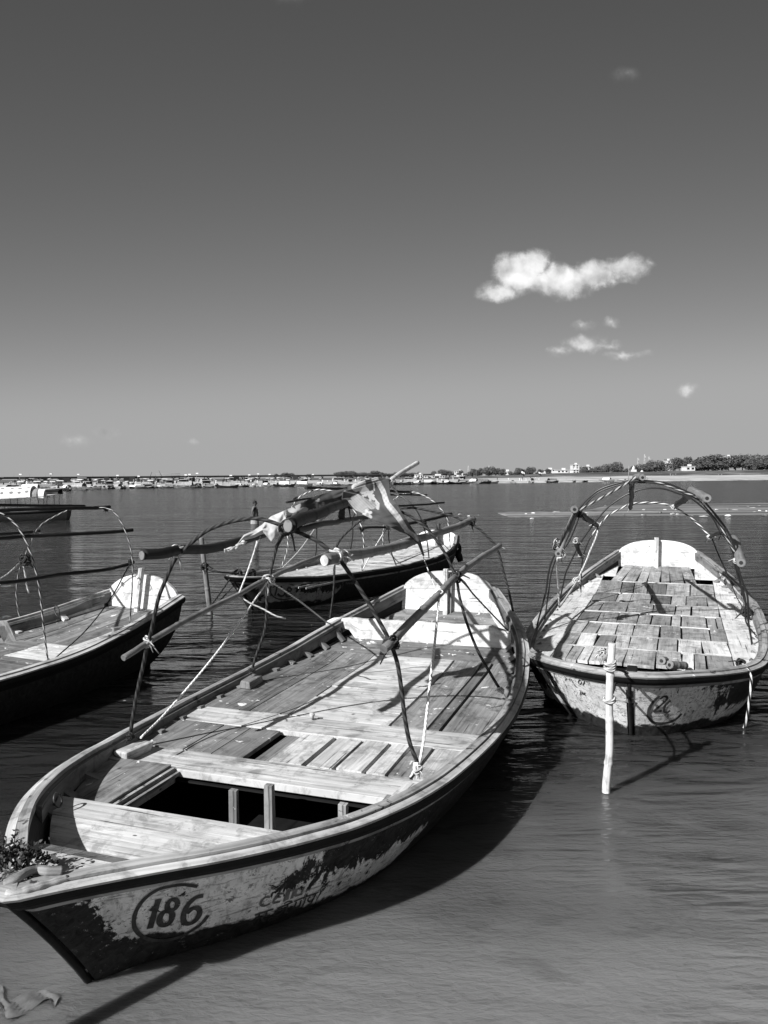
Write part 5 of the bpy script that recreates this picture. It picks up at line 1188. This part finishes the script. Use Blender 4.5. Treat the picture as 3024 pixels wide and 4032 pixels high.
while px < 2560:
    dens = 1.0 if px < 1900 else .45
    for lay in range(2 if px < 1900 else 1):
        d = shore(px)+random.uniform(-3.5, 1.0)-lay*random.uniform(2, 4); kk = random.randrange(8); x_ = px+random.uniform(-8, 8); o = put(bp.get(kk), x_, d, random.uniform(-.05, .02), random.uniform(-.6, 2.2), random.uniform(.42, .68) if px < 1500 else random.uniform(.7, 1.1))
        tag(o, ('white-canopied black boat', 'brown boat under a dark canopy', 'dull boat with a pale canopy', 'open black boat without canopy')[kk % 4]+' on the far shore '+zone(x_), 'boat', 'boats along the far shore'); n_b += 1
    px += random.uniform(24, 42)/dens
for i, (px, dd) in enumerate(((-30, 128), (25, 140), (75, 150), (120, 138), (165, 152), (215, 158), (265, 150), (310, 160), (350, 168))):
    kk = (0, 2, 1, 0, 2, 3, 0, 2, 1)[i]; o = put(bp.get(kk), px, dd, -.03, random.uniform(.6, 2.2), random.uniform(.7, .95)); tag(o, ('white-canopied black boat', 'brown boat under a dark canopy', 'dull boat with a pale canopy', 'open black boat without canopy')[kk]+' beyond the dotted canopy, '+('first', 'second', 'third', 'fourth', 'fifth', 'sixth', 'seventh', 'eighth', 'ninth')[i]+' from the left', 'boat', 'boats beyond the dotted canopy')
for px, dd in ((1190, -18), (895, -14), (730, -10), (1120, -16)):
    o = put(bp.get(px), px, shore(px)+dd, -.02, 1.5, .9); tag(o, {1190: 'canopied boat on the water off the far shore, above the cloth-draped pole', 895: 'small dark boat afloat off the far shore, left of the standing person', 730: 'lone boat with pale cover afloat near the far left shore', 1120: 'dark boat afloat off the far shore, right of the standing person'}[px], 'boat', 'boats afloat off the far shore')
for i in range(95):
    px = random.uniform(-50, 1880); e = random.choice((8, 14, 22, 35, 60, 90))*random.uniform(.7, 1.4)
    kk = random.randrange(3); o = put(sp.get(kk), px, shore(px)+e, None, random.uniform(-.9, .9), random.uniform(.35, .62)); tag(o, ('small white-roofed stall', 'wide pale-roofed stall', 'narrow white-roofed stall')[kk]+' on the far bank '+zone(px), 'stall', 'stalls on the far bank')
for i in range(14):
    px = random.choice((100, 190, 260, 330, 420, 520, 560, 640, 700, 930, 1020, 1180, 1300, 1420))+random.uniform(-15, 15); o = put(tp.get(0), px, shore(px)+random.uniform(70, 160), None, random.uniform(-.5, .5), random.uniform(.6, .85)); tag(o, 'dark vehicle parked behind the stalls on the far bank '+zone(px), 'vehicle', 'vehicles parked on the far bank')
for i in range(110):
    px = random.uniform(0, 2250); kk = random.randrange(3); o = put(pp_.get(kk), px, shore(px)+random.uniform(2, 30), None, random.uniform(0, 6), random.uniform(.6, .75)); tag(o, 'tiny standing figure in '+('white', 'dark', 'light grey')[kk]+' clothes on the far bank '+zone(px), 'person', 'people on the far bank')
# tall poles, lamps and flags on the bank
def pole_thing(name, px, ybot, ytop, dist, r_, mat, label, cat, group=None, flag=None, lamp=False, parts=True):
    b_ = bearing(px, dist, hgt(px, dist)-.2); X = (px-CX)/3000.
    zt = at_y(px, ytop, dist).z; o = empty(name, b_); tag(o, label, cat, group)
    mb = MB(); mb.tube([(0, 0, 0), (random.uniform(-.1, .1), 0, zt-b_.z)], [r_, r_*.6], 6); mb.build('pole', mat, o)
    if lamp:
        mb = MB(); mb.box((.3, 0, zt-b_.z), (.38, 0, 0), (0, .25, 0), (0, 0, .16)); mb.build('lamp_head', 'white_cloth', o)
    if flag:
        n = 8; hh = flag[0]; ww = flag[1]; mb = MB(); mb2 = MB(); zt_ = zt-b_.z
        mb.grid([[Vector((lerp(0, ww, i/n), .12*math.sin(i*1.1), zt_-j/4*hh-.25*i/n*hh)) for j in range(5)] for i in range(n+1)]); mb.build('flag_cloth', flag[2], o)
        if len(flag) > 3:
            mb2.grid([[Vector((lerp(0, ww, i/n), .12*math.sin(i*1.1)-.03, zt_-hh*.35-j/2*hh*.3-.25*i/n*hh)) for j in range(3)] for i in range(n+1)]); mb2.build('flag_band', flag[3], o)
    return o
for px, yt in ((80, 1868), (200, 1866), (308, 1868), (462, 1872), (545, 1875), (745, 1868), (775, 1864), (907, 1872), (980, 1870), (1060, 1868), (1230, 1868), (730, 1870), (1015, 1866)):
    pole_thing('lamp_post', px, 0, yt, shore(px)+random.uniform(30, 90), .09, 'bamboo_mid', 'thin lamp post above the stalls on the far bank '+zone(px), 'lamp post', 'lamp posts on the far bank', lamp=True)
for px, yt, w_, h_, m_, m2, lb_ in ((1878, 1853, 1.1, 1.3, 'tar', None, 'dark flag on a pole on the far bank, right of the leaning stick'), (1852, 1859, 1.1, 1.3, 'tar', None, 'dark square flag at the right end of the bridge'), (2052, 1846, 1.3, 2.2, 'tar', 'white_cloth', 'dark and white banded flag, left one of two near the far boats'), (2120, 1851, 1.2, 1.7, 'tar', 'white_cloth', 'dark and white banded flag, right one of two near the far boats'), (2402, 1840, -1.4, 1.6, 'tar', None, 'dark leaning flag before the trees, left of the top of the rope hoops')):
    pole_thing('flag_pole', px, 0, yt, shore(px)+4, .06, 'bamboo_mid', lb_, 'flag', 'flags on the far bank', flag=(h_, w_, m_)+((m2,) if m2 else ()))
pole_thing('bare_pole', 2475, 0, 1834, shore(2475)+6, .14, 'leaf_pale', 'stout bare pole on the far bank in front of the small white shrine', 'pole')
for i, (px, yb_, yt) in enumerate(((2549, 1888, 1866), (2567, 1889, 1868), (2640, 1892, 1864), (2648, 1892, 1868), (2662, 1890, 1865), (2738, 1889, 1866), (2755, 1889, 1870), (2826, 1889, 1867), (2843, 1889, 1866), (2887, 1886, 1876), (2914, 1888, 1866), (2933, 1886, 1868), (3005, 1887, 1866), (3020, 1887, 1868))):
    b_ = at_z(px, yb_); tpz = at_y(px+random.uniform(-3, 3), yt, b_.y); mb = MB(); mb.tube([Vector((0, 0, -.5)), tpz-b_], .10, 6); o = mb.build('fence_stake', 'leaf_pale'); o.location = b_
    tag(o, 'thin pale stake in the far shallows '+('just right of the top of the hoops' if i < 2 else 'in the close leaning trio' if i < 5 else 'in the pair right of the leaning trio' if i < 7 else 'in the pair under the high white block' if i < 9 else 'shortest of all' if i == 9 else 'near the right edge' if i < 12 else 'last pair at the right edge'), 'stake', 'pale stakes off the far right shore')

# bridge
br = empty('river_bridge', bearing(0, 900)); tag(br, 'long low concrete road bridge on piers crossing behind the far bank', 'bridge')
bk = [(-500, 1880), (0, 1878), (400, 1876), (800, 1873), (1200, 1869.5), (1600, 1866), (1835, 1864.5)]
def bpos(px):
    d = 900+max(0, px)/1835*400
    for i in range(len(bk)-1):
        if px <= bk[i+1][0] or i == len(bk)-2: t = (px-bk[i][0])/(bk[i+1][0]-bk[i][0]); yv = lerp(bk[i][1], bk[i+1][1], t); break
    return at_y(px, yv, d)
mb = MB(); P = []
for i in range(60):
    px = lerp(-500, 1835, i/59); p = bpos(px)-br.location; P.append([p+Vector(q) for q in ((0, 0, 0), (0, 8, 0), (0, 8, -1.9), (0, 1.4, -2.6), (0, .9, -1.0), (0, 0, -.9), (0, 0, 0))])
mb.grid(P, smooth=False); mb.build('deck', 'bridge_concrete' if 'bridge_concrete' in MAT else plain('bridge_concrete', .13, .9, .2, .1, .1, 0), br)
px = -420; 
while px < 1830:
    p = bpos(px)-br.location; g = -br.location.z+hgt(px, p.y+900)-.5; mb = MB(); mb.tube([(p.x, p.y+4, g), (p.x, p.y+4, p.z-3.2)], 1.15, 8); mb.box((p.x, p.y+4, p.z-2.7), (1.9, 0, 0), (0, 3.5, 0), (0, 0, .55)); mb.build('pier', 'bridge_concrete', br)
    px += lerp(82, 50, max(0, px)/1835.)
for px in range(-380, 1800, 62):
    p = bpos(px)-br.location; mb = MB(); mb.tube([(p.x, p.y+.5, p.z), (p.x, p.y+.5, p.z+3.6), (p.x+.6, p.y+.5, p.z+4.0)], .09, 5); mb.build('lamp', 'leaf_pale', br)
# construction cranes by the bridge
for (x0, y0), (x1, y1), lb_ in (((591, 1876), (598, 1858), 'short crane boom leaning right beside the bridge scaffold'), ((636, 1874), (625, 1852), 'longer crane boom leaning left above the bridge')):
    a_ = at_y(x0, y0, 1100); c_ = at_y(x1, y1, 1100); o = empty('crane', Vector((a_.x, a_.y, 0))); tag(o, lb_, 'crane', 'cranes at the bridge')
    mb = MB(); mb.box((0, 0, (a_.z)/2), (0, 0, a_.z/2), (1.0, 0, 0), (0, 1.0, 0)); mb.build('base', 'tar', o); mb = MB(); mb.tube([Vector((0, 0, a_.z-.5)), c_-o.location], .38, 5); mb.build('boom', 'bridge_concrete', o)
o = empty('gantry', at_y(615, 1874, 1120)); tag(o, 'pale lattice launching gantry standing on the bridge', 'gantry')
mb = MB(); a_ = Vector((0, 0, 0)); c_ = at_y(709, 1873, 1120)-o.location
for q in (0, 3.0): mb.tube([a_+Vector((0, 0, q)), c_+Vector((0, 0, q))], .22, 4)
for k in range(17): t = k/16; p = a_.lerp(c_, t); mb.tube([p, p+Vector((1.0, 0, 3.0))], .13, 4)
mb.build('lattice', 'leaf_pale', o)

# buildings on the right-hand bank
def house(px0, px1, ytop, ybot, dist, label, storeys=2, blocks=None):
    a_ = at_y(px0, ybot, dist); c_ = at_y(px1, ytop, dist); w_ = c_.x-a_.x; h_ = c_.z-a_.z; o = empty('white_house', Vector(((a_.x+c_.x)/2, dist, a_.z))); tag(o, label, 'house', 'pale houses on the far bank')
    o.rotation_euler = (0, 0, random.uniform(-.1, .1))
    mb = MB(); mb.box((0, 4, h_/2-2), (w_/2, 0, 0), (0, 4, 0), (0, 0, h_/2+2)); mb.build('wall', 'house_white', o)
    mb = MB(); mb.box((0, 4, h_+.25), (w_/2+.3, 0, 0), (0, 4.3, 0), (0, 0, .22)); mb.build('roof', 'house_grey', o)
    mb = MB(); mb.box((w_*.2, 5, h_+1.1), (w_*.14, 0, 0), (0, 1.3, 0), (0, 0, .75)); mb.build('stair_tower', 'house_white', o)
    nx = max(2, int(w_/2.2))
    for f in range(storeys):
        for i in range(nx):
            x_ = -w_/2+(i+.5)*w_/nx; z_ = (f+.5)*h_/storeys; mb = MB(); mb.box((x_, -.0, z_), (w_/nx*.26, 0, 0), (0, .06, 0), (0, 0, h_/storeys*.28)); mb.build('window', 'tar', o)
    return o
plain('house_white', .62, .8, .12, .4, .2, 0); plain('house_grey', .4, .8, .15, .4, .2, 0)
H = [(2253, 2280, 1831, 1846, 640, 'tall pale block rising over the trees, highest house left of the hoops', 2), (2256, 2280, 1851, 1869, 560, 'pale house with rows of dark windows below the tall block', 3), (2194, 2238, 1852, 1870, 570, 'wide pale cluster house left of the windowed house', 2),
     (2629, 2650, 1815, 1833, 600, 'pointed pale house peeping between big trees', 2), (2652, 2673, 1812, 1826, 640, 'flat pale house over the trees behind the pointed one', 2), (2701, 2737, 1838, 1852, 540, 'low pale house at the foot of the tall trees', 1), (2868, 2886, 1799, 1816, 620, 'white block high among the trees at right', 2), (2851, 2925, 1812, 1820, 615, 'long white wall house below the high white block', 1),
     (1789, 1823, 1855, 1864, 900, 'pale low building just past the right end of the bridge', 2), (1635, 1665, 1869, 1881, 700, 'bright white hall seen under the bridge', 1), (1671, 1752, 1874, 1881, 700, 'long white shed seen between the bridge piers', 1), (1972, 2012, 1858, 1869, 600, 'small pale house on the bank between the flags', 1), (2140, 2185, 1850, 1856, 650, 'narrow pale roofline in the trees left of the tall block', 1), (2300, 2330, 1838, 1846, 640, 'small pale house half hidden by trees right of the tall block', 1)]
for x0, x1, yt, yb_, dd, lb_, st_ in H: house(x0, x1, yt, yb_, dd, lb_, st_)
for px, yt, yb_, lb_ in ((2495, 1833, 1860, 'small white temple spire in front of the trees'), (2528, 1851, 1864, 'tiny white shrine low on the bank right of the spire')):
    p = at_y(px, yb_, 520); h_ = at_y(px, yt, 520).z-p.z; o = empty('temple', p); tag(o, lb_, 'temple', 'white shrines')
    mb = MB(); mb.box((0, 0, h_*.2-1), (1.5, 0, 0), (0, 1.5, 0), (0, 0, h_*.2+1)); mb.build('wall', 'house_white', o); mb = MB(); mb.tube([(0, 0, h_*.4), (0, 0, h_*.7), (0, 0, h_*.95), (0, 0, h_)], [1.3, .9, .3, .05], 8); mb.build('spire', 'house_white', o)
for px, yt, yb_ in ((2512, 1803, 1830), (2538, 1789, 1830), (2555, 1798, 1830), (1844, 1834, 1856), (1925, 1834, 1850)):
    p = at_y(px, yb_+10, 900); h_ = at_y(px, yt, 900).z-p.z; o = empty('radio_mast', p); tag(o, {2512: 'shortest lattice mast at the left of three', 2538: 'tallest lattice mast in the middle of three', 2555: 'right-hand lattice mast of the three', 1844: 'thin mast above the right end of the bridge', 1925: 'lone thin mast over the trees left of the flags'}[px], 'mast', 'masts')
    mb = MB()
    for k in range(4): a_ = k*math.pi/2+.78; mb.tube([(math.cos(a_)*1.4, math.sin(a_)*1.4, -8), (math.cos(a_)*.35, math.sin(a_)*.35, h_)], .16, 4)
    for z_ in range(0, int(h_), 3): r_ = lerp(1.3, .4, z_/h_); mb.tube([(-r_, 0, z_), (r_, 0, z_+2)], .12, 4); mb.tube([(r_, 0, z_), (-r_, 0, z_+2)], .12, 4)
    mb.build('lattice', 'house_grey', o)
    if px > 2000:
        mb = MB(); mb.box((0, -1, h_*.8), (1.0, 0, 0), (0, .3, 0), (0, 0, 1.0)); mb.build('antenna', 'house_grey', o)

# trees
m, n_, bs = new_mat('foliage'); g_ = n_.add('ShaderNodeNewGeometry'); oi = n_.add('ShaderNodeObjectInfo')
n_.set(bs.inputs['Base Color'], n_.m('MULTIPLY', n_.mr(g_.outputs['Random Per Island'], 0, 1, .08, .14), n_.mr(oi.outputs['Random'], 0, 1, .75, 1.2))); bs.inputs['Roughness'].default_value = .7; spec(bs, .2)
def tree_proto(seed, w_, h_, nl):
    rnd = random.Random(seed); o = empty('tree'); mb = MB()
    lobes = [(Vector((rnd.uniform(-.6, .6)*w_, rnd.uniform(-.6, .6)*w_, h_*rnd.uniform(.4, .85))), w_*rnd.uniform(.35, .6)) for _ in range(8)]+[(Vector((0, 0, h_*.6)), w_*.6)]
    mb.tube([(0, 0, -1), (.1, 0, h_*.25), (0, .1, h_*.5)], [.35, .28, .16], 7)
    for c, r_ in lobes[:6]: mb.tube([Vector((0, 0, h_*.28)), c*.7+Vector((0, 0, h_*.1)), c], [.16, .1, .04], 5)
    mb.build('trunk', 'inner_wood', o); mb = MB()
    for c, r_ in lobes:
        for k in range(int(nl*(r_/w_)**2*2.6)):
            d = Vector((rnd.gauss(0, 1), rnd.gauss(0, 1), rnd.gauss(0, .8))).normalized()*r_*rnd.uniform(.72, 1.05); p = c+d
            a = Vector((rnd.uniform(-1, 1), rnd.uniform(-1, 1), rnd.uniform(-.5, .5))).normalized()*rnd.uniform(.25, .5); b = (d.normalized()+Vector((rnd.uniform(-.6, .6), rnd.uniform(-.6, .6), rnd.uniform(-.6, .6)))).cross(a).normalized()*rnd.uniform(.2, .4)
            i0 = len(mb.v); mb.v += [p-a, p+b, p+a, p-b]; mb.face([i0, i0+1, i0+2, i0+3], [(0, 0)]*4)
    mb.build('crown', 'foliage', o); return o
trp = Pool([tree_proto(k, (4.5, 5.5, 3.6, 5, 4)[k], (10, 9, 11, 8.5, 7)[k], 240) for k in range(5)])
def interp(K, px):
    for i in range(len(K)-1):
        if px <= K[i+1][0] or i == len(K)-2: t = (px-K[i][0])/(K[i+1][0]-K[i][0]); return lerp(K[i][1], K[i+1][1], t)
TT = [(1640, 1857), (1800, 1854), (1880, 1842), (2000, 1846), (2122, 1837), (2190, 1848), (2260, 1848), (2330, 1838), (2407, 1822), (2480, 1832), (2561, 1823), (2650, 1812), (2764, 1797), (2850, 1798), (2900, 1799), (3060, 1793), (3300, 1790)]
def tz(px): return 'between bridge and flags' if px < 1980 else 'behind the banded flags' if px < 2180 else 'around the tall pale block' if px < 2400 else 'below the lattice masts' if px < 2600 else 'beside the pointed pale house' if px < 2760 else 'left of the high white block' if px < 2865 else 'at the right end of the belt'
def plant(px, ytop, ybot, dist, group, label, wk=1.0):
    a_ = at_y(px, ybot, dist); h_ = at_y(px, ytop, dist).z-a_.z; k = random.randrange(5); base_h = (10, 9, 11, 8.5, 7)[k]; o = trp.get(k); s_ = h_/base_h/.97
    o.location = a_; ww = s_*wk*random.uniform(.9, 1.25); o.scale = (ww, ww, s_); o.rotation_euler = (0, 0, random.uniform(0, 6)); tag(o, label, 'tree', group); return o
px = 1650
while px < 3200:
    yt = interp(TT, px)+random.choice((-4, -1, 2, 5, 11)); d = 900 if px < 1860 else 590
    yb_ = 1880-(px-1640)/1400*22
    if not (2180 < px < 2290): plant(px, yt, yb_, d+random.uniform(-15, 25), 'trees along the far right bank', 'tall bushy tree in the far belt '+tz(px))
    plant(px+random.uniform(-8, 8), lerp(yt, yb_, .35)+random.uniform(-3, 4), yb_+2, d-30, 'trees along the far right bank', 'low wide bush below the far trees '+tz(px), 1.5) if not any(x0-6 < px < x1+6 for x0, x1, *_ in H[:8]) else None
    px += random.uniform(20, 36)
for x0, x1, yt, st_ in ((1090, 1165, 1865, 15), (1210, 1235, 1866, 15), (1330, 1640, 1862, 16), (1345, 1400, 1857, 22), (1470, 1500, 1855, 18)):
    px = x0
    while px <= x1: plant(px, yt+random.uniform(-2, 3), 1885, 1500, 'small far trees beyond the bridge', 'tiny tree in the low clump beyond the bridge '+('right of the standing person' if px < 1250 else 'behind the draped cloth' if px < 1540 else 'right of the leaning stick'), 1.2); px += st_*random.uniform(.7, 1.2)
